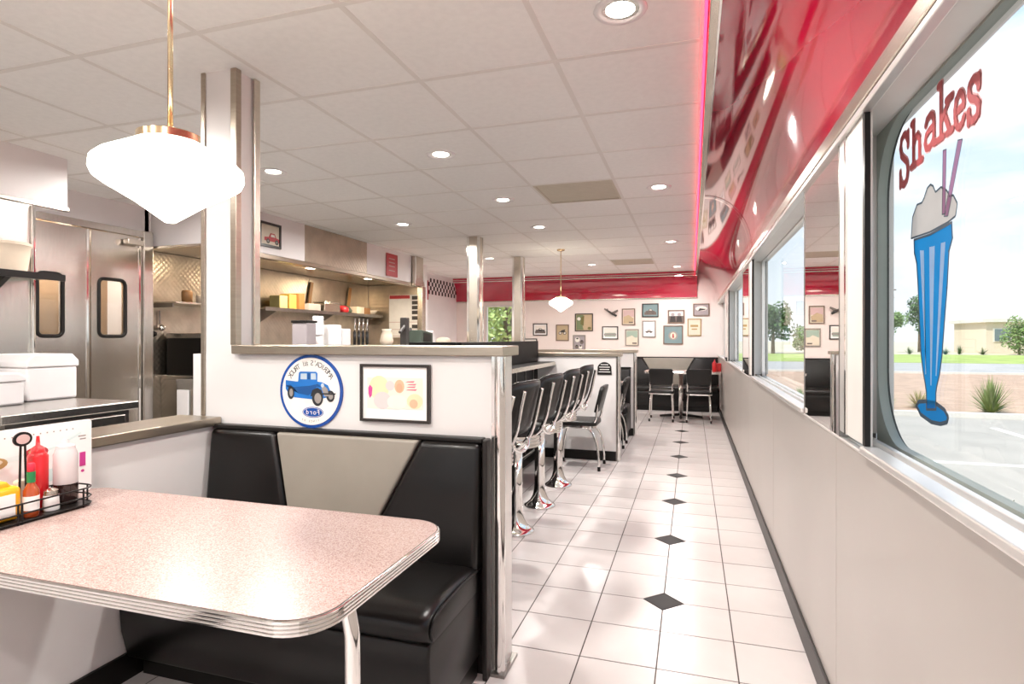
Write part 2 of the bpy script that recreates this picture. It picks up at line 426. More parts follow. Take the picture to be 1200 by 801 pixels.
def rrect(a0, a1, b0, b1, r, n=8):
    return arc(a1 - r, b0 + r, r, -PI / 2, 0, n) + arc(a1 - r, b1 - r, r, 0, PI / 2, n) + arc(a0 + r, b1 - r, r, PI / 2, PI, n) + arc(a0 + r, b0 + r, r, PI, 1.5 * PI, n)
def ring(mb, F, a0, a1, b0, b1, r, w, n0, n1, q=8):
    """frame ring: outer rectangle with rounded inner opening"""
    inn = rrect(a0 + w, a1 - w, b0 + w, b1 - w, r, q); N = len(inn)
    out = []
    ca, cb = (a0 + a1) / 2, (b0 + b1) / 2
    k = q + 1
    for i, (a, b) in enumerate(inn):
        c = i // k
        cor = [(a1, b0), (a1, b1), (a0, b1), (a0, b0)][c]; t = (i % k) / q
        ar = cor
        if c == 0: ar = (a + (a1 - a) * min(1, 2 * t), b0 + (b - b0) * 0) if t < .5 else (a1, b0 + (b - b0) * (2 * t - 1))
        if c == 1: ar = (a1, b + (b1 - b) * min(1, 2 * t)) if t < .5 else (a + (a1 - a) * (2 - 2 * t), b1)
        if c == 2: ar = (a + (a0 - a) * min(1, 2 * t), b1) if t < .5 else (a0, b + (b1 - b) * (2 - 2 * t))
        if c == 3: ar = (a0, b + (b0 - b) * min(1, 2 * t)) if t < .5 else (a + (a0 - a) * (2 - 2 * t), b0)
        out.append(ar)
    vs = [F(*p, n1) for p in inn] + [F(*p, n1) for p in out] + [F(*p, n0) for p in inn] + [F(*p, n0) for p in out]
    fs = []
    for i in range(N):
        j = (i + 1) % N
        fs += [(i, j, j + N, i + N), (i + 2 * N, i + 3 * N, j + 3 * N, j + 2 * N), (i, i + 2 * N, j + 2 * N, j)]
    mb.add(vs, fs)
for i, (a, b) in enumerate(wins):
    t = thing('window_%d' % (i + 1), 'wide diner window with silver frame' if i else 'large front window with painted milkshake sign', None, (XW + .1, (a + b) / 2, .985), kind='structure')
    gx = XW + .105
    F = facing('-x', (gx, 0, 0))
    b2 = b + .25 if i < 3 else b
    a2 = a
    mb = MB(frame_al if i else frame_gg); ring(mb, F, -b2 + .0, -a2, .965, 1.91, .05 if i else .20, .012, -.012, .012, 10)
    obj('frame', mb, t, smooth=True, auto=40)
    mb = MB(black); ring(mb, F, -b2, -a2, .965, 1.91, .06 if i else .21, .004, -.02, -.012, 10)
    obj('gasket', mb, t)
    obj('pane', MB(glass).box(gx + .002, gx + .006, a2 + .01, b2 - .01, .97, 1.905), t)
    obj('sill_rail', MB(frame_al).box(XW - .016, XW + .03, a, b, .965, .985), t, bevel=.004)
    obj('lower_track', MB(frame_al).box(gx - .05, gx - .035, a2, b2, .965, .982), t, bevel=.002)
    obj('head_reveal', MB(frame_w).box(XW + .012, gx + .03, a2 - .05, b2, 1.905, 1.925), t)

# ------------------------------------------------------------------ painted sign on the front window
F = facing('-x', (XW + .1035, 0, 0))
sg = thing('window_sign', 'painted milkshake in a blue glass with Shakes lettering on window', 'window sign', (XW + .1, 1.6, 1.1))
dk = flat('sign_outline', '#2A3A48'); blue = flat('sign_blue', '#1688C8'); blue2 = flat('sign_blue_dark', '#1878B4'); foam = flat('sign_foam', '#CFC6BE'); lt = flat('sign_pale', '#DCE6EC'); rd = flat('sign_red', '#B0494C'); rdo = flat('sign_red_edge', '#E6B4B4'); mauve = flat('sign_straw', '#B080A0')
for m_ in (blue, blue2, foam, lt, mauve):
    n = m_.node_tree.nodes; L = m_.node_tree.links; b = n['Principled BSDF']; o_ = [a for a in n if a.type == 'OUTPUT_MATERIAL'][0]
    tl = n.new('ShaderNodeBsdfTranslucent'); ms = n.new('ShaderNodeMixShader'); ms.inputs[0].default_value = .7
    if b.inputs['Base Color'].links: L.new(b.inputs['Base Color'].links[0].from_socket, tl.inputs['Color'])
    L.new(b.outputs[0], ms.inputs[1]); L.new(tl.outputs[0], ms.inputs[2]); L.new(ms.outputs[0], o_.inputs[0])
SK = [0]
def stroke(mb, pts, w, n0_, closed=False):
    for i in range(len(pts) - (0 if closed else 1)):
        (a, b), (c, d) = pts[i], pts[(i + 1) % len(pts)]; L_ = math.hypot(c - a, d - b) or 1e-6; px, py = -(d - b) / L_ * w / 2, (c - a) / L_ * w / 2
        SK[0] += 1; n = n0_ + (SK[0] % 24) * 4e-5; mb.prism([(a + px, b + py), (a - px, b - py), (c - px, d - py), (c + px, d + py)], lambda p, q: F(p, q, n))
    for a, b in pts: SK[0] += 1; n = n0_ + (SK[0] % 24) * 4e-5; mb.prism(ellipse(a, b, w / 2, w / 2, 8), lambda p, q: F(p, q, n))
def Y(pts): return [(-y, z) for y, z in pts]
foamp = Y([(1.775, 1.544), (1.765, 1.597), (1.734, 1.624), (1.70, 1.622), (1.686, 1.63), (1.665, 1.650), (1.645, 1.654), (1.628, 1.646), (1.614, 1.628), (1.583, 1.632), (1.553, 1.617), (1.535, 1.600), (1.518, 1.598), (1.497, 1.575), (1.506, 1.549), (1.547, 1.543), (1.649, 1.539)])
foamp = [(p[0], p[1]) for p in foamp]
cup = Y([(1.756, 1.537), (1.649, 1.533), (1.525, 1.539), (1.522, 1.506), (1.542, 1.477), (1.552, 1.395), (1.566, 1.32), (1.580, 1.24), (1.594, 1.195), (1.610, 1.165), (1.615, 1.15), (1.615, 1.11), (1.673, 1.103), (1.673, 1.145), (1.680, 1.165), (1.694, 1.195), (1.708, 1.24), (1.719, 1.33), (1.729, 1.42), (1.738, 1.475), (1.754, 1.503)])
basep = Y([(1.741, 1.105), (1.726, 1.117), (1.677, 1.123), (1.615, 1.124), (1.568, 1.115), (1.547, 1.101), (1.554, 1.088), (1.59, 1.079), (1.643, 1.076), (1.712, 1.086)])
mb = MB(blue2); mb.prism(basep, lambda a, b: F(a, b, .0002)); mb.use(dk); stroke(mb, basep, .010, .0004, True)
obj('glass_foot', mb, sg)
mb = MB(blue); mb.prism(cup, lambda a, b: F(a, b, .0006)); mb.use(dk); stroke(mb, cup, .006, .0008, True)
mb.use(lt)
for s_ in ([(1.716, 1.504), (1.690, 1.500), (1.681, 1.19), (1.675, 1.19)], [(1.655, 1.503), (1.622, 1.501), (1.642, 1.165), (1.648, 1.165)], [(1.586, 1.502), (1.561, 1.501), (1.611, 1.19), (1.617, 1.19)]):
    mb.prism(Y(s_), lambda a, b: F(a, b, .0010))
obj('striped_glass', mb, sg)
mb = MB(foam); mb.prism(foamp, lambda a, b: F(a, b, .0012)); mb.use(dk); stroke(mb, foamp, .005, .0014, True)
obj('foam', mb, sg)
for st in ([(1.572, 1.714), (1.553, 1.711), (1.560, 1.565), (1.577, 1.567)], [(1.493, 1.712), (1.470, 1.707), (1.545, 1.557), (1.565, 1.560)]):
    mb = MB(mauve); mb.prism(Y(st), lambda a, b: F(a, b, .0016)); mb.use(dk); stroke(mb, Y(st), .0025, .0018, True)
    obj('straw', mb, sg)
# slab lettering, strokes in a unit box
GL = {
 'S': [[(.88, .98), (.88, .72)], [(.85, .84), (.70, .96), (.48, 1.0), (.24, .94), (.14, .78), (.24, .62), (.5, .52), (.78, .42), (.88, .25), (.78, .07), (.5, .0), (.26, .05), (.13, .18)], [(.12, .30), (.12, .02)]],
 'h': [[(.05, 1), (.27, 1)], [(.24, 1), (.24, 0)], [(.03, 0), (.44, 0)], [(.24, .44), (.40, .60), (.60, .64), (.76, .52), (.78, .3), (.78, 0)], [(.60, 0), (.98, 0)]],
 'a': [[(.18, .80), (.28, .95), (.52, 1.0), (.72, .9), (.76, .7), (.76, .05), (.96, .03)], [(.76, .58), (.45, .55), (.2, .46), (.12, .26), (.22, .06), (.46, .02), (.66, .12), (.76, .3)]],
 'k': [[(.05, 1), (.27, 1)], [(.24, 1), (.24, 0)], [(.05, 0), (.42, 0)], [(.24, .28), (.78, .58)], [(.60, .60), (.95, .60)], [(.45, .40), (.80, .02)], [(.62, 0), (.98, 0)]],
 'e': [[(.14, .52), (.86, .54), (.84, .78), (.68, .96), (.46, 1.0), (.22, .88), (.12, .62), (.12, .36), (.24, .1), (.5, .0), (.74, .06), (.88, .22)]],
 's': [[(.84, .98), (.84, .70)], [(.80, .84), (.64, .98), (.42, 1.0), (.2, .92), (.16, .74), (.3, .58), (.66, .46), (.86, .30), (.8, .08), (.54, .0), (.3, .04), (.14, .18)], [(.13, .32), (.13, .02)]]}
for ch, ya, yb, z1, z0 in [('S', 1.868, 1.79, 1.837, 1.700), ('h', 1.778, 1.697, 1.845, 1.732), ('a', 1.69, 1.604, 1.824, 1.744), ('k', 1.603, 1.519, 1.872, 1.746), ('e', 1.513, 1.457, 1.812, 1.737), ('s', 1.450, 1.388, 1.815, 1.728)]:
    for w, mm, dn in ((.024, rdo, .0004), (.0165, rd, .0022)):
        mb = MB(mm)
        for pl in GL[ch]: stroke(mb, [(-(ya + (yb - ya) * p), z0 + (z1 - z0) * q) for p, q in pl], w, dn)
        obj('letter_edge' if dn < .001 else 'letter', mb, sg)

# ------------------------------------------------------------------ red cove along the windows
cv = thing('trim_8', 'glossy red cove with chrome ribs above the windows', None, (XW, 4, 2.0), kind='structure')
cprof = [(.095 + .358 * math.sin(t), 1.975 + .47 * math.cos(t)) for t in [PI / 2 * k / 14 for k in range(15)]]
def sheet(mb, prof, y0, y1, th=.006, ny=1):
    n = len(prof); vs = []
    for j in range(ny + 1):
        y = y0 + (y1 - y0) * j / ny
        vs += [(x, y, z) for x, z in prof]
    fs = [(j * n + i, j * n + i + 1, (j + 1) * n + i + 1, (j + 1) * n + i) for j in range(ny) for i in range(n - 1)]
    mb.add(vs, fs)
ribs = [-1.0, 5.02, 8.10]
ce = [YB, -1.0, 5.02, 8.10, YF]
for a, b in zip(ce[:-1], ce[1:]):
    mb = MB(red_gloss); sheet(mb, cprof, a + .002, b - .002)
    obj('red_panel', mb, cv, smooth=True)
for y in ribs[1:]:
    if y < 3: continue
    mb = MB(chrome); sheet(mb, [(x - .012 * math.sin(t_), z - .010) for (x, z), t_ in zip(cprof, [PI / 2 * k / 14 for k in range(15)])], y - .018, y + .018)
    obj('chrome_rib', mb, cv, smooth=True)
obj('chrome_edge', MB(alu).box(.060, .096, YB, YF, CH - .045, CH + .05), cv, bevel=.004)
obj('chrome_edge', MB(chrome).box(.090, .100, YB, YF, CH - .055, CH - .03), cv, bevel=.002)
ne = thing('neon_tube', 'long red neon tube along the ceiling edge beside the cove', 'neon light', (.05, 4, CH))
obj('tube', MB(neon_m).tube([(.050, YB + .1, CH - .012), (.050, YF - .3, CH - .012)], 0.006, 10), ne, smooth=True)
obj('bracket', MB(black).box(.045, .060, YF - .30, YF - .27, CH - .02, CH + .01), ne)

# ------------------------------------------------------------------ far wall
wf = thing('wall_back', 'far warm white wall hung with many framed pictures', None, (-2, YF, 0), kind='structure')
# window opening in the far wall x -3.75..-3.25, z 1.29..1.93
obj('wall_face', MB(wall_pinkwhite).box(-5.6, -3.95, YF, YF + .1, 0, CH + .05).box(-3.40, XW + .16, YF, YF + .1, 0, CH + .05).box(-3.95, -3.40, YF, YF + .1, 0, 1.10).box(-3.95, -3.40, YF, YF + .1, 1.92, CH + .05), wf)
w5 = thing('window_5', 'small bright window in the far wall', None, (-3.675, YF, 1.1), kind='structure')
mb = MB(frame_w); ring(mb, facing('-y', (0, YF, 0)), -3.97, -3.38, 1.08, 1.94, .01, .035, -.05, .012, 3)
obj('frame', mb, w5); obj('pane', MB(glass).box(-3.94, -3.41, YF + .04, YF + .045, 1.11, 1.91), w5)
fc = thing('trim_9', 'red cove band across the top of the far wall', None, (-2, YF - .2, 2.02), kind='structure')
def band(mb, prof, x0, x1):
    n = len(prof); mb.add([(x0, y, z) for y, z in prof] + [(x1, y, z) for y, z in prof], [(i, i + 1, n + i + 1, n + i) for i in range(n - 1)])
mb = MB(red_gloss); band(mb, [(YF - .2, CH), (YF - .2, 2.40)], -4.6, .09); obj('red_fascia', mb, fc)
mb = MB(red_gloss); band(mb, [(YF - .195 + .18 * math.sin(t), 2.02 + .37 * math.cos(t)) for t in [PI / 2 * k / 10 for k in range(11)]], -4.6, .09); obj('red_panel', mb, fc, smooth=True)
obj('chrome_strip', MB(chrome).box(-4.6, .09, YF - .212, YF - .19, 2.388, 2.402), fc)
obj('chrome_strip', MB(chrome).box(-4.6, .09, YF - .206, YF - .19, 2.43, 2.437), fc)
obj('chrome_strip', MB(alu).box(-4.6, .09, YF - .02, YF, 2.005, 2.02), fc)

# pictures on the far wall
c_dark = flat('frame_dark', '#2B2522', .3); c_brown = flat('frame_brown', '#7A6658', .35); c_grey = flat('frame_grey', '#8D857C', .35); c_gold = flat('frame_gold', '#A08A5C', .35)
pcol = {k: flat('print_' + k, v) for k, v in dict(grey='#9A948E', pale='#E6E0D6', green='#72805A', tan='#BCA684', pink='#CBAEAA', red='#B83A40', teal='#7C9496', mint='#A0B2A2', dark='#3A3634', mid='#6D625C', gold='#B09460', cream='#DDD2BE', lilac='#A39A9C', skin='#D9A98A', blue='#3C6FB8', white='#F4F2EF', olive='#6F6A3A', navy='#283044', magenta='#C23A8A', yellow='#E8C23A').items()}
def car(F, mb, a, b, s, body, n):
    plate(mb.use(body), F, [(a - s, b), (a - s, b + .30 * s), (a - .45 * s, b + .36 * s), (a - .25 * s, b + .72 * s), (a + .30 * s, b + .72 * s), (a + .50 * s, b + .38 * s), (a + s, b + .28 * s), (a + s, b)], n, n + .001)
    plate(mb.use(pcol['pale']), F, [(a - .22 * s, b + .40 * s), (a - .14 * s, b + .62 * s), (a + .24 * s, b + .62 * s), (a + .36 * s, b + .40 * s)], n + .001, n + .0015)
    for q in (-.55, .55): plate(mb.use(pcol['dark']), F, ellipse(a + q * s, b, .22 * s, .22 * s, 12), n + .001, n + .002); plate(mb.use(pcol['grey']), F, ellipse(a + q * s, b, .1 * s, .1 * s, 10), n + .002, n + .0025)
def picture(axis, o, w, h, fr, ground, art, lab, group=None, fw=.014, mat_w=0, dep=.018, name='framed_picture'):
    F = facing(axis, o); t = thing(name, lab, 'picture', F(0, -h / 2, 0), group=group)
    mb = MB(fr)
    for r in (rect(-w / 2, w / 2, h / 2 - fw, h / 2), rect(-w / 2, w / 2, -h / 2, -h / 2 + fw), rect(-w / 2, -w / 2 + fw, -h / 2 + fw, h / 2 - fw), rect(w / 2 - fw, w / 2, -h / 2 + fw, h / 2 - fw)): plate(mb, F, r, 0, dep)
    obj('frame', mb, t)
    mb = MB(pcol['white'] if mat_w else ground); plate(mb, F, rect(-w / 2 + fw * .8, w / 2 - fw * .8, -h / 2 + fw * .8, h / 2 - fw * .8), .001, .008)
    if mat_w: plate(mb.use(ground), F, rect(-w / 2 + fw + mat_w, w / 2 - fw - mat_w, -h / 2 + fw + mat_w, h / 2 - fw - mat_w), .008, .0085)
    obj('print_sheet', mb, t)
    mb = MB(ground); art(F, mb, w, h); obj('printed_image', mb, t)
    return t
P = pcol; N0 = .009
def a_car(body, sky=None, road='mid'):
    def f(F, mb, w, h):
        if sky: plate(mb.use(P[sky]), F, rect(-w * .36, w * .36, 0, h * .34), N0, N0 + .0005)
        plate(mb.use(P[road]), F, rect(-w * .36, w * .36, -h * .32, -h * .12), N0, N0 + .0006); car(F, mb, 0, -h * .14, w * .28, P[body], N0 + .001)
    return f
def a_bike(F, mb, w, h):
    for q in (-1, 1): plate(mb.use(P['mid']), F, ellipse(q * w * .17, -h * .02, w * .13, w * .13, 12), N0, N0 + .0005); plate(mb.use(P['pale']), F, ellipse(q * w * .17, -h * .02, w * .07, w * .07, 10), N0 + .0006, N0 + .001)
    plate(mb.use(P['dark']), F, [(-w * .2, h * .05), (w * .15, 0), (w * .22, h * .2), (-w * .05, h * .16)], N0 + .001, N0 + .0015)
def a_green(F, mb, w, h):
    plate(mb.use(P['green']), F, [(-w * .42, -h * .42), (-w * .02, -h * .42), (-w * .12, 0), (-w * .02, h * .42), (-w * .42, h * .42)], N0, N0 + .0005)
    plate(mb.use(P['olive']), F, [(-w * .2, -h * .1), (-w * .02, -h * .2), (w * .02, h * .38), (-w * .15, h * .3)], N0 + .0005, N0 + .001)
    plate(mb.use(P['olive']), F, ellipse(w * .3, -h * .33, w * .1, h * .08, 10), N0 + .0005, N0 + .001); plate(mb.use(P['pale']), F, ellipse(-w * .28, h * .2, w * .1, h * .1, 10), N0 + .0005, N0 + .001)
def a_crowd(a, b):
    def f(F, mb, w, h):
        plate(mb.use(P['pale']), F, rect(-w * .42, w * .42, h * .05, h * .40), N0, N0 + .0003)
        for q, k in ((-.2, .3), (.18, .26)):
            plate(mb.use(P[a]), F, [(w * (q - .18), -h * .42), (w * (q - .12), h * .05), (w * (q + .12), h * .05), (w * (q + .18), -h * .42)], N0 + .0005, N0 + .001); plate(mb.use(P[b]), F, ellipse(w * q, h * .16, w * .11, h * .13, 12), N0 + .001, N0 + .0015)
    return f
def a_faces(F, mb, w, h):
    for q, r, s_, c in ((-.15, .2, .2, 'pale'), (.2, .05, .16, 'mid'), (-.2, -.25, .15, 'mid'), (.1, -.28, .14, 'pale')):
        plate(mb.use(P[c]), F, ellipse(w * q, h * r, w * s_, h * s_ * .8, 12), N0, N0 + .0008); plate(mb.use(P['dark']), F, ellipse(w * q, h * (r + .08), w * s_ * .5, h * .05, 10), N0 + .0008, N0 + .001)
def a_field(F, mb, w, h):
    plate(mb.use(P['pale']), F, rect(-w * .38, w * .38, 0, h * .36), N0, N0 + .0005); plate(mb.use(P['grey']), F, rect(-w * .38, w * .38, -h * .2, -h * .05), N0, N0 + .0007)
def a_poster(top, low):
    def f(F, mb, w, h):
        plate(mb.use(P[top]), F, rect(-w * .4, w * .4, 0, h * .4), N0, N0 + .0005); plate(mb.use(P[low]), F, [(-w * .4, -h * .4), (w * .3, -h * .4), (w * .38, -h * .1), (0, h * .12), (-w * .38, 0)], N0 + .0005, N0 + .001)
        plate(mb.use(P['mid']), F, rect(w * .02, w * .34, -h * .38, -h * .30), N0 + .001, N0 + .0013)
    return f
def a_smallcar(F, mb, w, h): car(F, mb, 0, -h * .2, w * .26, P['mid'], N0)
def a_medal(F, mb, w, h):
    plate(mb.use(P['grey']), F, ellipse(0, -h * .04, w * .24, h * .24, 20), N0, N0 + .0005); plate(mb.use(P['cream']), F, ellipse(0, -h * .04, w * .15, h * .17, 20), N0 + .0005, N0 + .001); plate(mb.use(P['red']), F, [(-w * .05, -h * .16), (w * .05, -h * .16), (w * .03, h * .06), (-w * .03, h * .06)], N0 + .001, N0 + .0015)
def a_gold(F, mb, w, h):
    plate(mb.use(P['gold']), F, rect(-w * .28, w * .28, h * .02, h * .14), N0, N0 + .0006); plate(mb.use(P['gold']), F, rect(-w * .2, w * .2, -h * .14, -h * .07), N0, N0 + .0006)
def a_plane(F, mb, w, h):
    plate(mb.use(P['pale']), F, ellipse(0, h * .1, w * .36, h * .2, 14), N0, N0 + .0005); plate(mb.use(P['dark']), F, [(-w * .2, -h * .1), (w * .2, -h * .02), (w * .3, h * .05), (-w * .1, h * .12)], N0 + .0005, N0 + .001)
import collections
def pxw(u, v):   # far-wall positions measured once on the wall plane
    a = (u - 600) / 676.5; b = (396 - v) / 676.5; c, s = .95471, .29753
    t = YF / (a * s + c); return (a * c - s) * t, 1.28 + b * t
far = [((624.8, 378.9, 641.6, 393), c_dark, 'grey', a_car('dark', 'pale'), 'small black framed picture of a grey car, leftmost fully visible on far wall', .03),
 ((651.7, 380.1, 666.8, 399.2), c_brown, 'tan', a_bike, 'brown framed upright picture of a motorcycle left of the green picture', 0),
 ((673.9, 367.2, 695, 387.9), c_dark, 'tan', a_green, 'square green and tan picture just right of the far pendant', 0),
 ((671.6, 392.3, 686.3, 410.6), c_grey, 'lilac', a_faces, 'grey upright collage picture below the green and tan one', 0),
 ((705.7, 382.2, 724.5, 397.4), c_dark, 'mint', a_field, 'black framed landscape picture of a pale field under the toy airplane', .03),
 ((728.9, 361.4, 744.4, 380.7), c_brown, 'cream', a_poster('pink', 'tan'), 'pink and cream upright poster right of the toy airplane', 0),
 ((732.8, 385.5, 748.7, 405), c_grey, 'cream', a_poster('mint', 'cream'), 'pale green upright poster below the pink one', 0),
 ((752.5, 355.5, 771.8, 371.5), c_dark, 'teal', a_car('mid', 'teal'), 'thick black framed picture of a car on a teal ground', 0),
 ((752.7, 375.5, 768.5, 395), c_grey, 'white', a_smallcar, 'grey framed white picture with a small grey car below the teal one', 0),
 ((782.6, 363.1, 802.3, 378.5), c_brown, 'mid', a_crowd('dark', 'lilac'), 'brown framed photograph of two figures above the round medallion picture', 0),
 ((777.4, 381.2, 800.4, 403.1), c_brown, 'teal', a_medal, 'square teal picture with a round medallion', 0),
 ((812.3, 355.5, 831.4, 370), c_brown, 'lilac', a_plane, 'dark framed picture of an aircraft, rightmost and highest on far wall', 0),
 ((805.6, 373.1, 821.8, 393.5), c_gold, 'cream', a_gold, 'gold framed cream poster with gold lettering bars', 0),
 ((613, 396.5, 629.5, 410), c_dark, 'white', a_field, 'dark framed picture half hidden behind the black counter screen', 0)]
for (u0, v0, u1, v1), fr, g_, art, lab, mw in far:
    xa, za = pxw(u0, (v0 + v1) / 2); xb, _ = pxw(u1, (v0 + v1) / 2); xm, zt = pxw((u0 + u1) / 2, v0); _, zb = pxw((u0 + u1) / 2, v1)
    picture('-y', ((xa + xb) / 2, YF, (zt + zb) / 2), xb - xa, zt - zb, fr, P[g_], art, lab, group='framed pictures on the far wall', fw=.018, mat_w=mw)
# toy airplane on the far wall
xa, za = pxw(716, 366.5)
F = facing('-y', (xa, YF, za)); t = thing('wall_airplane', 'dark model airplane mounted on the far wall among the pictures', 'wall ornament', F(0, -.08, 0))
mb = MB(P['dark']); mb.tube([F(-.05, .03, .05), F(.04, -.02, .05), F(.11, -.06, .05)], [.012, .022, .02], 8); obj('fuselage', mb, t, smooth=True)
mb = MB(P['mid']); plate(mb, F, [(-.13, .07), (-.11, .09), (.06, -.01), (.03, -.04)], .045, .052); plate(mb, F, [(.0, 0), (.13, .06), (.14, .03), (.05, -.04)], .045, .052); obj('wing', mb, t)
mb = MB(P['mid']); plate(mb, F, [(-.06, .02), (-.075, .08), (-.055, .08), (-.035, .03)], .045, .053); obj('tail_fin', mb, t)
mb = MB(P['dark']); mb.tube([F(0, 0, .05), F(0, 0, 0)], .008, 6); obj('wall_mount', mb, t)

# ------------------------------------------------------------------ other walls
wl = thing('wall_left', 'white wall sections and soffit on the kitchen side', None, (-4.6, 3, 0), kind='structure')
obj('wall_left_kitchen_soffit', MB(white).box(-5.6, -4.0, YB, 2.81, 2.15, CH + .05), label='white soffit box above the left steel wall', kind='structure')
obj('trim_left_soffit', MB(alu).box(-4.02, -3.985, YB, 2.815, 2.125, 2.152), label='dark steel trim under the white soffit', kind='structure', bevel=.004)
obj('wall_left_side', MB(white).box(-4.82, -4.03, YB, 2.6, 0, 2.14), label='hidden core of the left steel wall', kind='structure')
obj('steel_wall_panel', MB(steel).box(-4.03, -4.0, YB, 1.30, .0, 2.13), wl)
obj('steel_wall_panel', MB(steel).box(-4.03, -4.0, 1.302, 2.6, .0, 2.13), wl)
obj('wall_left_door', MB(white).box(-5.3, -4.8, 2.6, 3.08, 0, CH + .05).box(-5.3, -4.8, 3.08, 4.10, 2.25, CH + .05).box(-5.3, -4.8, 4.06, 4.12, 0, CH + .05), label='white wall around the stainless swing doors', kind='structure')
obj('wall_left_lintel', MB(white).box(-4.8, -3.9, 4.12, 4.2, 2.13, CH + .05), label='white lintel above the left kitchen opening', kind='structure')
obj('trim_left_lintel', MB(alu).box(-4.8, -3.9, 4.11, 4.2, 2.105, 2.13), label='steel trim under the white lintel', kind='structure', bevel=.004)
obj('wall_left_end', MB(white).box(-5.6, -4.18, 8.6, 8.7, 0, CH + .05).box(-4.26, -4.19, 7.62, 8.6, 2.21, CH + .05).box(-5.6, -4.6, 8.7, YF, 0, CH + .05), label='white end wall beyond the kitchen', kind='structure')
obj('wall_left_outer', MB(white).box(-5.62, -5.6, YB, YF, 0, CH + .05), label='outer wall behind the kitchen', kind='structure')
obj('wall_rear', MB(white).box(-5.6, XW + .16, YB - .1, YB, -.3, .97).box(-5.6, XW + .16, YB - .1, YB, 1.92, CH + .05).box(-5.6, -5.2, YB - .1, YB, .97, 1.92).box(-3.2, -3.0, YB - .1, YB, .97, 1.92).box(-1.35, -1.15, YB - .1, YB, .97, 1.92).box(.25, XW + .16, YB - .1, YB, .97, 1.92), label='white wall with a band of windows behind the camera', kind='structure')
for k, (a, b) in enumerate([(-5.2, -3.2), (-3.0, -1.35), (-1.15, .25)]):
    w6 = thing('window_%d' % (6 + k), 'window in the wall behind the camera', None, ((a + b) / 2, YB, .97), kind='structure')
    mb = MB(frame_al); ring(mb, facing('-y', (0, YB, 0)), a, b, .97, 1.92, .02, .03, -.0, .03, 3); obj('frame', mb, w6); obj('pane', MB(glass).box(a + .02, b - .02, YB - .04, YB - .036, .98, 1.91), w6)
# checkered border
ck = thing('checkered_border', 'black and white checkered strip at top of the white wall', 'wall border', (-4.6, 10.2, 2.09))
mb = MB(white); mb2 = MB(black); cs = .0735
for r in range(4):
    for c in range(18):
        (mb if (r + c) % 2 else mb2).box(-4.6, -4.594, 9.6 + c * cs, 9.6 + (c + 1) * cs, 2.09 + r * cs, 2.09 + (r + 1) * cs)
obj('white_square', mb, ck, kind='stuff'); obj('black_square', mb2, ck, kind='stuff')
obj('red_wall_strip', MB(flat('dark_red_paint', '#A2122A')).box(-4.6, -4.58, 9.35, 9.58, 1.98, 2.33), label='small dark red patch beside the checkered strip', cat='wall panel')

# stainless swing doors
for k, (y0, y1) in enumerate([(3.09, 3.52), (3.53, 3.99)]):
    d = thing('door_%d' % (k + 1), ('left' if k == 0 else 'right') + ' leaf of the stainless kitchen swing door', None, (-4.77, (y0 + y1) / 2, 0), kind='structure')
    wa, wb = ((3.12, 3.30) if k == 0 else (3.60, 3.83)); za, zb = 1.30, 1.78
    F = facing('+x', (-4.775, 0, 0))
    mb = MB(steel); ring(mb, F, wa - .06, wb + .06, za - .06, zb + .06, .04, .06, -.02, .02, 6)
    mb.box(-4.795, -4.755, y0, wa - .06, .02, 2.18).box(-4.795, -4.755, wb + .06, y1, .02, 2.18).box(-4.795, -4.755, wa - .06, wb + .06, .02, za - .06).box(-4.795, -4.755, wa - .06, wb + .06, zb + .06, 2.18)
    obj('leaf', mb, d)
    obj('window_gasket', MB(black).tube([F(a_, b_, .018) for a_, b_ in rrect(wa - .004, wb + .004, za - .004, zb + .004, .045, 6)], .016, 8, closed=True), d, smooth=True)
    obj('pane', MB(dglass).box(-4.78, -4.776, wa - .02, wb + .02, za - .02, zb + .02), d)
    obj('edge_strip', MB(chrome).box(-4.757, -4.748, y1 - .03, y1 - .015, .02, 2.18), d)
t = thing('door_3', 'stainless frame around the kitchen swing doors', None, (-4.78, 3.55, 0), kind='structure')
obj('jamb', MB(steel).box(-4.82, -4.73, 3.995, 4.09, 0, 2.25), t, bevel=.006)
obj('jamb', MB(steel).box(-4.82, -4.74, 3.02, 3.085, 0, 2.25), t, bevel=.006)
obj('head', MB(steel).box(-4.82, -4.735, 3.02, 4.09, 2.185, 2.245), t, bevel=.006)
obj('door_closer', MB(alu).box(-4.74, -4.68, 3.80, 3.95, 2.10, 2.15), t, bevel=.006)
l = bpy.data.lights.new('storeroom_fill_lamp', 'AREA'); l.shape = 'DISK'; l.size = .1; l.energy = 6; l.color = (1, .85, .7)  # unseen lamp added behind the swing doors to brighten their panes
lo = bpy.data.objects.new('storeroom_fill_lamp', l); COL.objects.link(lo); lo.location = (-5.03, 3.5, 2.2)
obj('room_beyond', MB(flat('storeroom_wall', '#B79A7C')).box(-5.28, -5.26, 3.0, 4.1, 0, 2.2), t)

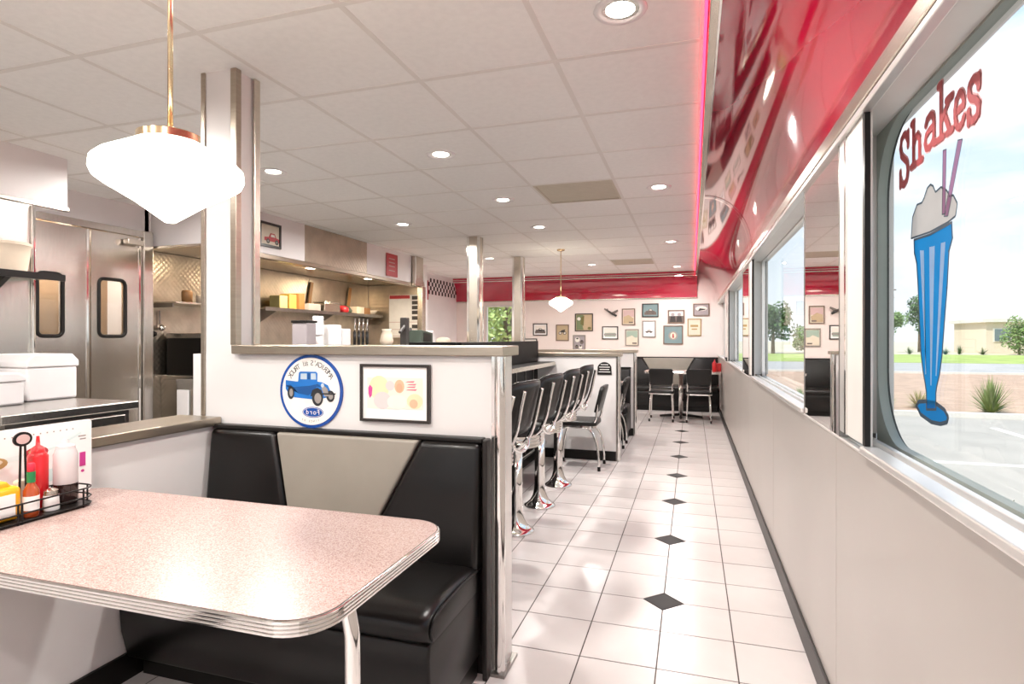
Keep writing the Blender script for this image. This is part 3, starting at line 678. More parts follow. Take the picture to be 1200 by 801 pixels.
# ------------------------------------------------------------------ kitchen alcove
kt = thing('wall_kitchen', 'quilted steel kitchen backsplash and cook line walls', None, (-5.2, 6.4, 0), kind='structure')
obj('backsplash', MB(quilt).box(-5.24, -5.2, 4.125, 8.55, 0, 2.155), kt)
obj('wall_kitchen_end', MB(quilt).box(-5.2, -4.18, 8.56, 8.598, 0, 2.155), label='quilted steel end wall of the cook line', kind='structure')
obj('ceiling_kitchen', MB(alu).box(-5.24, -3.985, 4.202, 7.59, 2.16, 2.2).box(-5.24, -4.19, 7.59, 8.598, 2.16, 2.2), label='low steel ceiling over the cook line', kind='structure')
hd = thing('kitchen_header', 'steel trimmed header over the kitchen pass with white end panels', 'soffit', (-3.9, 6.1, 2.05))
obj('white_panel', MB(white).box(-3.98, -3.9, 4.202, 5.163, 2.09, CH), hd)
obj('quilted_panel', MB(quilt).box(-3.98, -3.9, 5.165, 6.383, 2.09, CH), hd)
obj('white_panel', MB(white).box(-3.98, -3.9, 6.385, 7.59, 2.09, CH), hd)
obj('lower_trim', MB(capm).box(-3.982, -3.9, 4.202, 7.59, 2.045, 2.09), hd, bevel=.005)
t = thing('steel_column', 'stainless column at the far end of the kitchen pass', 'column', (-3.92, 7.85, 0))
obj('shaft', MB(alu).box(-4.0, -3.84, 7.60, 7.86, 2.045, CH).box(-3.885, -3.80, 7.75, 7.86, 0, 2.045), t, bevel=.006); obj('corner_strip', MB(chrome).box(-3.845, -3.832, 7.595, 7.61, 2.045, CH), t)
t = thing('steel_column', 'narrow dark steel post just left of the tall white column', 'column', (-4.0, 4.25, 0))
obj('shaft', MB(steel).box(-4.06, -3.94, 4.11, 4.23, 0, 2.10), t, bevel=.006); obj('corner_strip', MB(chrome).box(-3.943, -3.93, 4.10, 4.115, 0, 2.10), t)
for y in (6.15, 7.5):
    t = thing('hood_light', ('nearer' if y < 7 else 'farther') + ' round light under the kitchen hood', 'ceiling light', (-4.55, y, 2.15))
    obj('lens', MB(can_m).lathe([(.07, .0), (.05, -.008), (0, -.01)], (-4.55, y, 2.158), 20), t, smooth=True); obj('trim_ring', MB(alu).lathe([(.085, .002), (.085, -.006), (.07, -.006), (.07, .0)], (-4.55, y, 2.158), 20), t)
    l = bpy.data.lights.new('hood_lamp', 'AREA'); l.shape = 'DISK'; l.size = .12; l.energy = 7; l.color = (1, .80, .55)
    lo = bpy.data.objects.new('hood_lamp', l); COL.objects.link(lo); lo.location = (-4.55, y, 2.14)
l = bpy.data.lights.new('hood_lamp', 'AREA'); l.shape = 'DISK'; l.size = .12; l.energy = 2.5; l.color = (1, .80, .55)
lo = bpy.data.objects.new('hood_lamp', l); COL.objects.link(lo); lo.location = (-4.6, 4.9, 2.14)
# shelf with goods
t = thing('wall_shelf', 'long steel shelf on the kitchen backsplash', 'shelf', (-5.05, 7.3, 1.63))
obj('board', MB(steel).box(-5.2, -4.9, 5.75, 8.5, 1.635, 1.65), t, bevel=.003); obj('lip', MB(steel_dk).box(-4.905, -4.897, 5.75, 8.5, 1.615, 1.66), t)
for y in (6.0, 7.2, 8.3): obj('bracket', MB(steel_dk).prism([(-5.2, 1.635), (-4.92, 1.635), (-5.2, 1.48)], lambda a, b: (a, y, b), lambda a, b: (a, y + .012, b)), t)
def crate(name, lab, cat, x, y, z, w, d, h, m, lid=None, group=None):
    t = thing(name, lab, cat, (x, y, z), group)
    obj('body', MB(m).box(x - w / 2, x + w / 2, y - d / 2, y + d / 2, z, z + h), t, bevel=.008)
    if lid: obj('lid', MB(lid).box(x - w / 2 - .006, x + w / 2 + .006, y - d / 2 - .006, y + d / 2 + .006, z + h, z + h + .02), t, bevel=.005)
    return t
yel = flat('yellow_card', '#D9B860'); ora = flat('orange_card', '#C99258'); grn_y = flat('lime_card', '#CFC58A'); brn = flat('brown_card', '#A3764A'); redc = flat('red_plastic', '#B8202C'); dkg = flat('dark_green', '#3C463C')
SZ = 1.651
crate('food_carton', 'yellow carton standing on the kitchen shelf beside an orange one', 'box', -5.03, 6.32, SZ, .16, .14, .20, yel)
crate('food_carton', 'orange carton on the kitchen shelf right of the yellow one', 'box', -5.03, 6.50, SZ, .16, .12, .22, ora)
crate('food_carton', 'pale carton at the left end of the kitchen shelf', 'box', -5.03, 6.14, SZ, .16, .15, .17, grn_y)
crate('white_tub', 'low white tub on the kitchen shelf right of the cartons', 'tub', -5.03, 6.78, SZ, .16, .26, .10, plastic_w)
t = thing('white_bottle', 'small white bottle behind the low white tub on kitchen shelf', 'bottle', (-5.1, 6.66, SZ)); obj('body', MB(plastic_w).lathe([(.03, 0), (.03, .16), (.014, .2), (.014, .24), (0, .24)], (-5.12, 6.64, SZ), 14), t, smooth=True)
crate('steel_pan', 'grey steel pan standing on the kitchen shelf middle', 'pan', -5.03, 7.17, SZ, .18, .38, .13, alu, steel)
t = thing('red_basket', 'red and green food bag on the kitchen shelf right of steel pan', 'food bag', (-5.03, 7.6, SZ)); mb = MB(redc)
mb.lathe([(.05, 0), (.09, .03), (.08, .09), (.03, .12), (0, .12)], (-5.03, 7.56, SZ), 12); obj('body', mb, t, smooth=True); obj('topping', MB(dkg).lathe([(.06, 0), (.08, .05), (.04, .11), (0, .12)], (-5.05, 7.70, SZ), 10), t, smooth=True)
crate('cardboard_box', 'small brown cardboard box on the kitchen shelf right part', 'box', -5.03, 7.93, SZ, .16, .2, .12, tan_pl)
crate('cardboard_box', 'darker brown box at the right end of kitchen shelf', 'box', -5.03, 8.13, SZ, .16, .16, .11, brn)
t = thing('salad_bowl', 'wide pale bowl at the far right end of the kitchen shelf', 'bowl', (-5.03, 8.34, SZ)); obj('bowl', MB(tan_pl).lathe([(.05, 0), (.12, .08), (.115, .08), (.05, .01), (0, .01)], (-5.03, 8.34, SZ), 16), t, smooth=True)
for y, lab in ((6.95, 'left wooden paddle leaning on kitchen backsplash'), (7.92, 'right wooden paddle leaning on kitchen backsplash')):
    t = thing('wooden_paddle', lab, 'kitchen tool', (-5.15, y, SZ + .12)); obj('blade', MB(brn).prism([(y - .03, SZ + .12), (y + .03, SZ + .12), (y + .09, SZ + .42), (y + .03, SZ + .43)], lambda a, b: (-5.18, a, b), lambda a, b: (-5.165, a, b)), t)
# wall price board at the end
F = facing('-y', (-4.50, 8.56, 1.64)); t = thing('menu_board', 'white wall menu with red heading and dark photo squares', 'sign', F(0, -.35, 0))
mb = MB(P['white']); plate(mb, F, rect(-.30, .30, -.35, .35), 0, .015); obj('board', mb, t)
mb = MB(P['red']); plate(mb, F, rect(-.29, .08, .29, .345), .015, .017); obj('heading', mb, t)
for i, z_ in enumerate((.27, .19, .11, .03, -.06)): mb = MB(P['dark']); plate(mb, F, rect(.12, .27, z_, z_ + .06), .015, .017); obj('photo_square', mb, t)
for z_ in (-.2, -.3): mb = MB(P['dark']); plate(mb, F, rect(.12, .27, z_, z_ + .06), .015, .017); obj('photo_square', mb, t)
mb = MB(P['pink'])
for z_ in (-.10, -.22, -.33): plate(mb, F, rect(-.30, .30, z_, z_ + .008), .015, .016)
obj('rule_line', mb, t)
# cook counter along backsplash, seen through the left opening
t = thing('cook_counter', 'stainless cook line counter under the backsplash', 'counter', (-4.95, 6.4, 0))
obj('cabinet', MB(steel).box(-5.198, -4.62, 4.58, 8.5, 0, .86), t); obj('worktop', MB(steel).box(-5.198, -4.58, 4.58, 8.5, .86, .90), t, bevel=.004)
for y in (4.75, 5.2, 5.65): obj('cabinet_door', MB(alu).box(-4.62, -4.605, y - .21, y + .21, .14, .82), t, bevel=.004)
t = thing('pass_counter', 'stainless cabinet below the left kitchen opening', 'counter', (-4.4, 4.35, 0))
obj('cabinet', MB(steel).box(-4.60, -4.07, 4.22, 4.52, 0, .86), t); obj('worktop', MB(steel).box(-4.60, -4.07, 4.21, 4.56, .86, .90), t, bevel=.004)
obj('white_door', MB(plastic_w).box(-4.58, -4.44, 4.202, 4.218, .12, .80), t, bevel=.004); obj('steel_door', MB(alu).box(-4.42, -4.10, 4.202, 4.218, .12, .80), t, bevel=.004)
t = thing('fryer', 'black fryer unit with steel handle inside left kitchen opening', 'fryer', (-4.9, 4.9, .9))
obj('body', MB(black).box(-5.15, -4.68, 4.6, 5.35, .9, 1.28), t, bevel=.01); obj('top_panel', MB(steel).box(-5.15, -4.66, 4.6, 5.35, 1.28, 1.33), t, bevel=.006); obj('handle', MB(chrome).tube([(-4.68, 4.7, 1.1), (-4.62, 4.7, 1.1), (-4.62, 5.2, 1.1), (-4.68, 5.2, 1.1)], .012, 8), t, smooth=True)
for k in range(3):
    t = thing('frying_basket', ['left', 'middle', 'right'][k] + ' wire frying basket hanging over the black fryer', 'basket', (-4.75, 4.75 + k * .17, 1.4))
    mb = MB(alu); y = 4.75 + k * .17
    for q in range(6): mb.tube([(-4.655, y - .06 + q * .024, 1.36), (-4.655, y - .06 + q * .024, 1.56)], .003, 4)
    for q in range(5): mb.tube([(-4.655, y - .065, 1.36 + q * .05), (-4.655, y + .065, 1.36 + q * .05)], .003, 4)
    obj('mesh', mb, t); obj('handle', MB(black).tube([(-4.655, y, 1.36), (-4.63, y, 1.34)], .01, 6), t)
for k, (y, hh) in enumerate([(4.35, .22), (4.45, .28), (4.55, .20), (5.42, .25), (5.52, .30), (5.62, .22)]):
    t = thing('hanging_utensil', ['first', 'second', 'third', 'fourth', 'fifth', 'sixth'][k] + ' steel utensil hanging on the cook line wall, counted from the left opening', 'utensil', (-5.18, y, 1.55 - hh), group='utensils hanging on the cook line wall')
    obj('handle', MB(steel_dk).tube([(-5.18, y, 1.56), (-5.18, y, 1.56 - hh * .7)], .008, 6), t); obj('head', MB(black if k % 2 else chrome).lathe([(0, -.05), (.035, -.03), (.04, 0), (.0, .02)], (-5.155, y, 1.56 - hh * .8), 10), t, smooth=True)
t = thing('wall_shelf', 'short steel shelf inside the left kitchen opening', 'shelf', (-4.95, 4.9, 1.62)); obj('board', MB(alu).box(-5.2, -4.75, 4.35, 5.4, 1.62, 1.635), t)
obj('bracket', MB(steel_dk).box(-5.2, -4.8, 4.36, 4.372, 1.58, 1.62), t)
for k, (x, y, h, lab) in enumerate([(-4.9, 4.62, .13, 'short'), (-4.9, 4.8, .10, 'lowest'), (-4.9, 5.15, .24, 'tallest')]):
    t = thing('storage_jar', lab + ' jar on the short shelf inside left kitchen opening', 'jar', (x, y, 1.635)); obj('body', MB([brn, tan_pl, plastic_w][k]).lathe([(.05, 0), (.052, h * .85), (.04, h), (0, h)], (x, y, 1.635), 14), t, smooth=True)

# ------------------------------------------------------------------ left front: worktop, shelf and tubs
t = thing('steel_worktop', 'stainless worktop with dark front behind the low booth wall', 'counter', (-3.5, 2.1, 0))
obj('top', MB(steel).box(-3.998, -2.96, 1.79, 2.47, .885, .93), t, bevel=.005)
obj('cabinet', MB(steel_dk).box(-3.98, -3.0, 1.83, 2.44, .08, .885), t); obj('toe_kick', MB(black).box(-3.98, -3.04, 1.86, 2.42, 0, .08), t)
obj('drawer', MB(steel).box(-3.0, -2.985, 1.86, 2.41, .66, .86), t, bevel=.004); obj('handle_slot', MB(black).box(-2.986, -2.982, 2.28, 2.36, .76, .82), t)
def foam_box(x, y, z, w, d, h, lab):
    t = thing('foam_box', lab, 'box', (x, y, z), group='white foam boxes on the steel worktop')
    obj('body', MB(plastic_w).box(x - w / 2, x + w / 2, y - d / 2, y + d / 2, z, z + h * .72), t, bevel=.012)
    a = h * .72
    obj('lid', MB(plastic_w).prism([(y - d / 2 - .006, z + a), (y + d / 2 + .006, z + a), (y + d / 2 + .006, z + h * .85), (y + d / 2 - .03, z + h), (y - d / 2 + .03, z + h), (y - d / 2 - .006, z + h * .85)], lambda p, q: (x - w / 2 - .006, p, q), lambda p, q: (x + w / 2 + .006, p, q)), t, bevel=.006)
foam_box(-3.62, 2.36, .93, .30, .27, .26, 'larger white lidded foam box on the steel worktop')
foam_box(-3.5, 2.04, .93, .26, .22, .17, 'smaller white lidded foam box at the left frame edge')
t = thing('steel_shelf', 'dark edged shelf holding a tub on the steel wall', 'shelf', (-3.85, 2.2, 1.65))
obj('board', MB(steel).box(-4.0, -3.70, 1.2, 2.58, 1.645, 1.665), t, bevel=.003); obj('front_lip', MB(black).box(-3.705, -3.695, 1.2, 2.585, 1.63, 1.67), t); obj('bracket', MB(black).prism([(-4.0, 1.645), (-3.75, 1.645), (-3.97, 1.50), (-4.0, 1.50)], lambda a, b: (a, 2.30, b), lambda a, b: (a, 2.33, b)), t)
t = thing('plastic_tub', 'round cream plastic tub on the shelf at the left edge', 'tub', (-3.85, 2.28, 1.666))
obj('body', MB(tan_pl).lathe([(.125, 0), (.14, .10), (.145, .15), (.15, .155), (.15, .17), (.13, .17), (.0, .165)], (-3.85, 2.32, 1.666), 28), t, smooth=True, auto=40)
obj('shelf_upright', MB(chrome).box(-3.999, -3.975, 2.583, 2.60, .935, 2.12), label='slim bright upright at the edge of the steel wall', cat='upright', bevel=.004)

# ------------------------------------------------------------------ booth half wall, partition, column
t = thing('wall_booth', 'low white wall beside the booth with a steel ledge', None, (-2.1, .5, 0), kind='structure')
obj('wall_panel', MB(laminate).box(-2.17, -2.03, YB, .60, 0, .893), t); obj('wall_panel', MB(laminate).box(-2.17, -2.03, .602, 2.08, 0, .893), t)
obj('ledge', MB(capm).box(-2.24, -2.005, YB, 2.075, .893, .93), t, bevel=.004)
obj('kick_strip', MB(black).box(-2.03, -2.018, YB, 2.08, 0, .10), t)
PY0, PY1 = 2.08, 2.22
t = thing('booth_partition', 'white partition with steel cap carrying a round truck sign', 'partition', (-1.3, 2.15, 0))
obj('face_panel', MB(laminate).box(-2.17, -.725, PY0, PY1, 0, 1.209), t)
obj('steel_cap', MB(capm).box(-1.93, -.672, PY0 - .03, PY1 + .03, 1.211, 1.25), t, bevel=.004)
obj('edge_channel', MB(chrome).box(-.728, -.716, PY0 - .006, PY1 + .006, .0, 1.21), t)
obj('end_post', MB(chrome).tube([(-.700, PY0 + .01, 0), (-.700, PY0 + .01, 1.21)], .022, 16), t, smooth=True, auto=40)
obj('end_plate', MB(frame_al).box(-.716, -.692, PY0 + .01, PY1, 0, 1.21), t, bevel=.003)
obj('foot_plate', MB(steel_dk).box(-.73, -.672, PY0 - .02, PY1 + .01, 0, .012), t)
t = thing('white_column', 'tall white column with chrome corner strips by the booth', 'column', (-2.05, 2.15, .89))
obj('shaft', MB(laminate).box(-2.10, -1.943, PY0 + .001, PY1, .93, CH), t)
for x0, x1, y0, y1 in ((-1.957, -1.925, PY0 - .006, PY0 + .028), (-1.938, -1.925, PY1 - .03, PY1 + .006)): obj('corner_strip', MB(capm if y0 < PY0 + .02 else alu).box(x0, x1, y0, y1, 1.25, CH), t, bevel=.003)
obj('corner_strip', MB(capm).box(-2.122, -2.098, PY0 - .006, PY0 + .03, .93, CH), t, bevel=.003)
# sign
F = facing('-y', (-1.536, PY0, 1.056)); R = .155
t = thing('round_truck_sign', 'round white sign with blue rim and old blue pickup truck', 'sign', F(0, -R, 0))
s_blue = flat('enamel_blue', '#1F4E9E', .25); s_wh = flat('enamel_white', '#EDEBE6', .25); s_truck = flat('truck_blue', '#2272C2', .3); s_truck2 = flat('truck_blue_dark', '#17508E', .3); s_blk = flat('print_black', '#26282C'); s_gl = flat('print_window', '#B9CAD6')
mb = MB(s_blue); plate(mb, F, ellipse(0, 0, R, R, 56), 0, .006); obj('rim', mb, t, smooth=False)
mb = MB(s_wh); plate(mb, F, ellipse(0, 0, R - .013, R - .013, 56), .006, .0075); obj('face', mb, t)
mb = MB(s_truck); n1 = .0078
def pl(m, pts, dn): plate(mb.use(m), F, pts, n1 + dn, n1 + dn + .0004)
pl(s_truck, [(-.125, .008), (-.125, .045), (-.07, .040), (.0, .045), (.055, .040), (.085, .028), (.10, .0), (.10, -.02), (.03, -.035), (-.08, -.028), (-.11, -.012)], 0)
pl(s_truck, [(-.062, .040), (-.058, .078), (-.050, .083), (.028, .083), (.035, .076), (.034, .042)], .0002)
pl(s_gl, [(-.050, .050), (-.048, .074), (-.018, .075), (-.018, .050)], .0005); pl(s_gl, [(.002, .050), (.002, .076), (.026, .076), (.028, .050)], .0005); pl(s_truck2, [(-.014, .05), (-.014, .076), (-.002, .076), (-.002, .05)], .0005)
pl(s_truck2, [(-.125, .022), (-.10, .026), (-.085, .01), (-.06, -.01), (-.01, -.018), (.02, .0), (.03, .02), (.06, .018), (.035, .032), (.0, .024), (-.08, .016)], .0004)
pl(s_blk, [(.0, -.02), (.01, .006), (.035, .016), (.055, .006), (.062, -.02)], .0006); pl(s_blk, ellipse(.035, -.028, .027, .033, 20), .0008); pl(P['grey'], ellipse(.037, -.028, .017, .022, 18), .001)
pl(s_blk, ellipse(-.098, -.008, .017, .028, 16), .0008); pl(P['grey'], ellipse(-.096, -.008, .009, .017, 14), .001)
pl(s_blk, ellipse(.098, -.018, .02, .024, 16), .0007); pl(P['grey'], ellipse(.100, -.018, .011, .014, 14), .001); pl(P['grey'], [(.055, .014), (.065, .026), (.085, .012), (.09, -.018), (.07, -.02)], .0011); pl(s_gl, ellipse(.060, .026, .008, .009, 10), .0013); pl(s_blk, [(.045, -.012), (.12, -.012), (.125, -.005), (.11, -.005), (.05, -.006)], .0012)
obj('truck_picture', mb, t)
mb = MB(s_blue); pl(s_blue, ellipse(.012, -.088, .052, .023, 32), .0001); pl(s_wh, ellipse(.012, -.088, .049, .020, 32), .0002); pl(s_blue, ellipse(.012, -.088, .047, .0185, 32), .0003); mb.use(s_wh)
for i, ch in enumerate('Ford'): letter(mb, F, ch, .012 + .027 - i * .018, -.097, .030, 0, n1 + .0009, True, 1.0)
obj('oval_emblem', mb, t)
mb = MB(s_blk); txt = "AMERICA'S #1 TRUCK"
for i, ch in enumerate(txt):
    if ch == ' ': continue
    ang = math.radians(32 + (148 - 32) * i / (len(txt) - 1)); r_ = .109
    letter(mb, F, ch, r_ * math.cos(ang), r_ * math.sin(ang), .031, ang - PI / 2, n1 + .0002, True, 1.0)
obj('mirrored_top_lettering', mb, t, kind='stuff'); mb = MB(s_blk)
for i, ch in enumerate('SINCE 03'):
    if ch == ' ': continue
    ang = math.radians(-72 - 36 * i / 7); r_ = .130
    letter(mb, F, ch, r_ * math.cos(ang) + .0, r_ * math.sin(ang), .012, ang + PI / 2, n1 + .0002, True, 1.0)
obj('mirrored_bottom_lettering', mb, t, kind='stuff')
# drawing in black frame
def art_draw(F, mb, w, h):
    g_ = N0
    pale_y = P['cream']
    plate(mb.use(flat('drawing_ground', '#EFE8D8')), F, rect(-w * .40, w * .40, -h * .27, h * .27), g_, g_ + .0003)
    def e(m, a, b, ra, rb, dn): plate(mb.use(m), F, ellipse(a, b, ra, rb, 18), g_ + dn, g_ + dn + .0002)
    pk = flat('drawing_pink', '#EBD0CE'); yl = flat('drawing_yellow', '#EBDDB4'); mt = flat('drawing_mint', '#DCE6DC'); orr = flat('drawing_orange', '#DDB896'); hot = flat('drawing_hot_pink', '#CC4A92'); rdd = flat('drawing_red', '#DC7C8A')
    e(yl, -.07, .02, .045, .05, .0004); e(pk, -.055, -.03, .04, .035, .0007); e(orr, .022, .028, .022, .027, .0004); e(P['skin'], .022, .022, .014, .018, .0008); e(mt, .012, -.035, .045, .03, .0010); e(yl, .09, -.03, .035, .03, .0004); e(orr, .085, -.04, .018, .018, .0008); e(pk, -.02, .03, .02, .02, .0005)
    plate(mb.use(hot), F, [(-.119, .02), (-.112, .032), (-.100, .02), (-.103, -.012), (-.112, -.022), (-.118, -.005)], g_ + .0006, g_ + .001)
    for k_, (a0, a1, b) in enumerate([(.048, .09, .045), (.055, .098, .034), (.052, .095, .024), (.05, .10, .013)]): plate(mb.use(rdd), F, [(a0, b), (a0 + .01, b + .004), (a1, b + .006), (a1 - .006, b - .001)], g_ + .0006, g_ + .001)
picture('-y', (-1.139, PY0, 1.059), .311, .232, c_dark, P['white'], art_draw, 'black framed pastel drawing beside the round truck sign', fw=.011, dep=.016)

# ------------------------------------------------------------------ booth bench
def bench(x0, x1, yb, lab, ins=None, flip=1, cat='booth bench', vt=(-1.675, -1.006), vb=(-1.55, -1.26), zt=.884, sd=.5, part='grey_insert'):
    """bench with its back at yb; flip=1 seat towards -y, -1 towards +y"""
    g_ = lambda d: yb - d * flip
    t = thing('booth_bench', lab, cat, ((x0 + x1) / 2, g_(sd / 2), 0))
    def pr(pts, d0, d1): return [(a, b) for a, b in pts], d0, d1
    def sl(z, f): # back leans: front distance grows towards the seat
        return f + (.884 - z) * .10
    zb = .40
    def pad(pts, name, m, f=.062, bev=.022):
        mb = MB(m); mb.prism(pts, lambda a, b: (a, g_(.012), b), lambda a, b: (a, g_(sl(b, f)), b)); obj(name, mb, t, bevel=bev, seg=4, smooth=True)
    if ins:
        (ta, tb), (ba, bb) = vt, vb
        pad([(x0, zb), (ba - .003, zb), (ta - .003, zt), (x0, zt)], 'back_cushion', black_vinyl)
        pad([(ba + .003, zb), (bb - .003, zb), (tb - .003, zt), (ta + .003, zt)], part, grey_vinyl, .058, .012)
        pad([(bb + .003, zb), (x1, zb), (x1, zt), (tb + .003, zt)], 'back_cushion', black_vinyl)
    else: pad([(x0, zb), (x1, zb), (x1, zt), (x0, zt)], 'back_cushion', black_vinyl)
    obj('back_board', MB(base_m).box(x0, x1, *sorted((g_(.0), g_(.012))), .0, zt + .005), t)
    obj('top_rail', MB(black).box(x0, x1 + .004, *sorted((g_(0), g_(.045))), zt, zt + .018), t, bevel=.004)
    # seat: rounded section swept along x
    prof = [(.09, .39), (.09, .44), (.20, .452), (.34, .452), (.44, .445), (.488, .425), (.502, .395), (.49, .36), (.48, .345), (.09, .345)]
    sp = smoothpath([(a, b, 0) for a, b in prof[1:8]], 4); pts = [prof[0]] + [(p.x, p.y) for p in sp] + prof[8:]
    mb = MB(black_vinyl); n_ = len(pts)
    rows = [(x0, .94), (x0 + .012, .985), (x0 + .04, 1.0), (x1 - .04, 1.0), (x1 - .012, .985), (x1, .94)]
    vs = []
    for x, k in rows: vs += [(x, g_(.09 + (a - .09) * k), .345 + (b - .345) * (.82 + .18 * (k - .94) / .06)) for a, b in pts]
    fs = [(r * n_ + i, r * n_ + (i + 1) % n_, (r + 1) * n_ + (i + 1) % n_, (r + 1) * n_ + i) for r in range(5) for i in range(n_)] + [tuple(range(n_)), tuple(range(5 * n_, 6 * n_))]
    mb.add(vs, fs); obj('seat_cushion', mb, t, smooth=True, auto=60)
    mb = MB(black_vinyl); pp = [(x1 + .002, g_(.10 + (a - .10) * .95), .345 + (b - .345) * .83) for a, b in pts[1:-2]]; mb.tube(pp, .005, 6); obj('piping', mb, t, smooth=True)
    mb = MB(black_vinyl); mb.prism([(.03, .09), (.03, .40), (.10, .40), (.10, .345), (.478, .345), (.486, .30), (.478, .20), (.45, .09)], lambda a, b: (x0, g_(a), b), lambda a, b: (x1 - .004, g_(a), b)); obj('seat_box', mb, t, bevel=.01, seg=3, smooth=True)
    obj('kick_base', MB(black).box(x0 + .01, x1 - .02, *sorted((g_(.03), g_(.39))), 0, .09), t)
    return t
bench(-2.015, -.757, PY0, 'black vinyl booth bench with grey V insert under the truck sign', ins=True)
obj('bench_end_panel', MB(base_m).box(-.748, -.729, PY0 - .055, PY0 - .007, 0, .9), label='dark upright edging between booth bench and chrome post', cat='panel', bevel=.004)

# ------------------------------------------------------------------ front table
def ribbed_table(x0, x1, y0, y1, z, lab, r=.095, th=.032, name='diner_table'):
    t = thing(name, lab, 'table', ((x0 + x1) / 2, (y0 + y1) / 2, 0))
    out = rrect(x0, x1, y0, y1, r, 10)
    obj('tabletop', MB(tab_m).prism(rrect(x0 + .002, x1 - .002, y0 + .002, y1 - .002, r - .002, 10), lambda a, b: (a, b, z - th), lambda a, b: (a, b, z)), t)
    prof = [(.0, -.0005), (.003, -.001)]
    for k in range(4):
        zz = -.002 - k * .0075; prof += [(.004, zz), (.0055, zz - .001), (.0055, zz - .0045), (.004, zz - .0055), (.001, zz - .006), (.001, zz - .0072)]
    prof += [(.0, -.0325)]
    cx_, cy_ = (x0 + x1) / 2, (y0 + y1) / 2; n_ = len(out); vs = []
    for d, h in prof:
        o2 = rrect(x0 - d, x1 + d, y0 - d, y1 + d, r + d, 10); vs += [(a, b, z + h) for a, b in o2]
    fs = [(i * n_ + k, i * n_ + (k + 1) % n_, (i + 1) * n_ + (k + 1) % n_, (i + 1) * n_ + k) for i in range(len(prof) - 1) for k in range(n_)]
    mb = MB(chrome); mb.add(vs, fs); obj('ribbed_edge', mb, t)
    return t
TZ = .76
tb = ribbed_table(-2.02, -.655, .885, 1.503, TZ, 'pink speckled diner table with ribbed chrome edge in the foreground')
obj('leg', MB(chrome).tube(smoothpath([(-1.30, 1.19, .712), (-1.0, 1.19, .712), (-.88, 1.19, .705), (-.80, 1.19, .675), (-.772, 1.19, .61), (-.765, 1.19, .5), (-.765, 1.19, .012)], 6), .0185, 16), tb, smooth=True)
obj('under_plate', MB(black).box(-1.45, -1.0, 1.10, 1.28, .712, .728), tb)
obj('wall_bracket', MB(steel_dk).box(-2.028, -1.9, 1.05, 1.35, .70, .728), tb)
obj('floor_flange', MB(chrome).lathe([(.045, 0), (.045, .006), (.022, .014)], (-.765, 1.19, 0), 20), tb, smooth=True)

# ------------------------------------------------------------------ condiments
cad = thing('condiment_caddy', 'black wire condiment caddy with paddle sign on the table', 'caddy', (-1.85, 1.18, TZ))
cx0, cx1, cy0, cy1 = -1.918, -1.782, 1.0, 1.345
def loop(z): return [(a, b, z) for a, b in rrect(cx0, cx1, cy0, cy1, .045, 6)]
obj('base_tray', MB(black).prism(rrect(cx0, cx1, cy0, cy1, .045, 6), lambda a, b: (a, b, TZ + .004), lambda a, b: (a, b, TZ + .008)), cad)
for h in (.008, .030, .058): obj('wire_ring', MB(black).tube(loop(TZ + h), .0026, 6, closed=True), cad, smooth=True)
for a, b in rrect(cx0, cx1, cy0, cy1, .045, 1): obj('wire_post', MB(black).tube([(a, b, TZ + .001), (a, b, TZ + .058)], .0026, 6), cad)
obj('wire_post', MB(black).tube([(cx1, 1.13, TZ), (cx1, 1.13, TZ + .058)], .0026, 6), cad); obj('wire_post', MB(black).tube([(cx1, 1.12, TZ), (cx1, 1.12, TZ + .058)], .0026, 6), cad)
Fc = facing('+x', (-1.868, 1.185, .985)); Q = math.radians(35)
mb = MB(black); mb.tube([(-1.868, 1.176, TZ + .008), (-1.868, 1.180, .965)], .003, 6); mb.tube([(-1.868, 1.196, TZ + .008), (-1.868, 1.192, .965)], .003, 6); obj('sign_stem', mb, cad)
mb = MB(black); plate(mb, Fc, ellipse(0, 0, .025, .021, 24), -.003, .003); mb.use(P['pink']); plate(mb, Fc, ellipse(0, 0, .018, .014, 20), .003, .004); obj('paddle_sign', mb, cad)
def bottle(name, lab, x, y, prof, m, cap=None, capm=None, extra=None, cat='bottle', z=None):
    z0 = TZ + .009 if z is None else z
    t = thing(name, lab, cat, (x, y, z0)); obj('body', MB(m).lathe(prof, (x, y, z0), 22), t, smooth=True, auto=50)
    if cap: obj('cap', MB(capm).lathe(cap, (x, y, z0), 18), t, smooth=True, auto=50)
    if extra:
        for n_, pr_, m_ in extra: obj(n_, MB(m_).lathe(pr_, (x, y, z0), 22), t, smooth=True, auto=50)
yl = mat('mustard', '#E9A91C', .3, var=.04, coat=.3); kr = mat('ketchup_red', '#C4141C', .3, var=.04, coat=.3); syr = mat('dark_syrup', '#2A1A18', .15, coat=.4, var=.1); cl = mat('cloudy_plastic', '#CFC6C6', .25, var=.04, coat=.3); tab = mat('hot_sauce', '#A8481C', .15, coat=.4, var=.15); grn = flat('green_foil', '#1F7A44'); rcap = flat('red_cap', '#D0203A')
t = thing('mustard_jug', 'yellow mustard jug with pale label in the caddy', 'jug', (-1.86, 1.09, TZ + .009))
obj('body', MB(yl).box(-1.90, -1.81, 1.03, 1.15, TZ + .009, TZ + .105), t, bevel=.015, seg=3, smooth=True); obj('shoulder', MB(yl).prism([(1.045, TZ + .10), (1.135, TZ + .10), (1.12, TZ + .12), (1.06, TZ + .12)], lambda a, b: (-1.885, a, b), lambda a, b: (-1.825, a, b)), t, bevel=.006)
obj('label_sheet', MB(paper).box(-1.81, -1.8085, 1.05, 1.13, TZ + .025, TZ + .085), t)
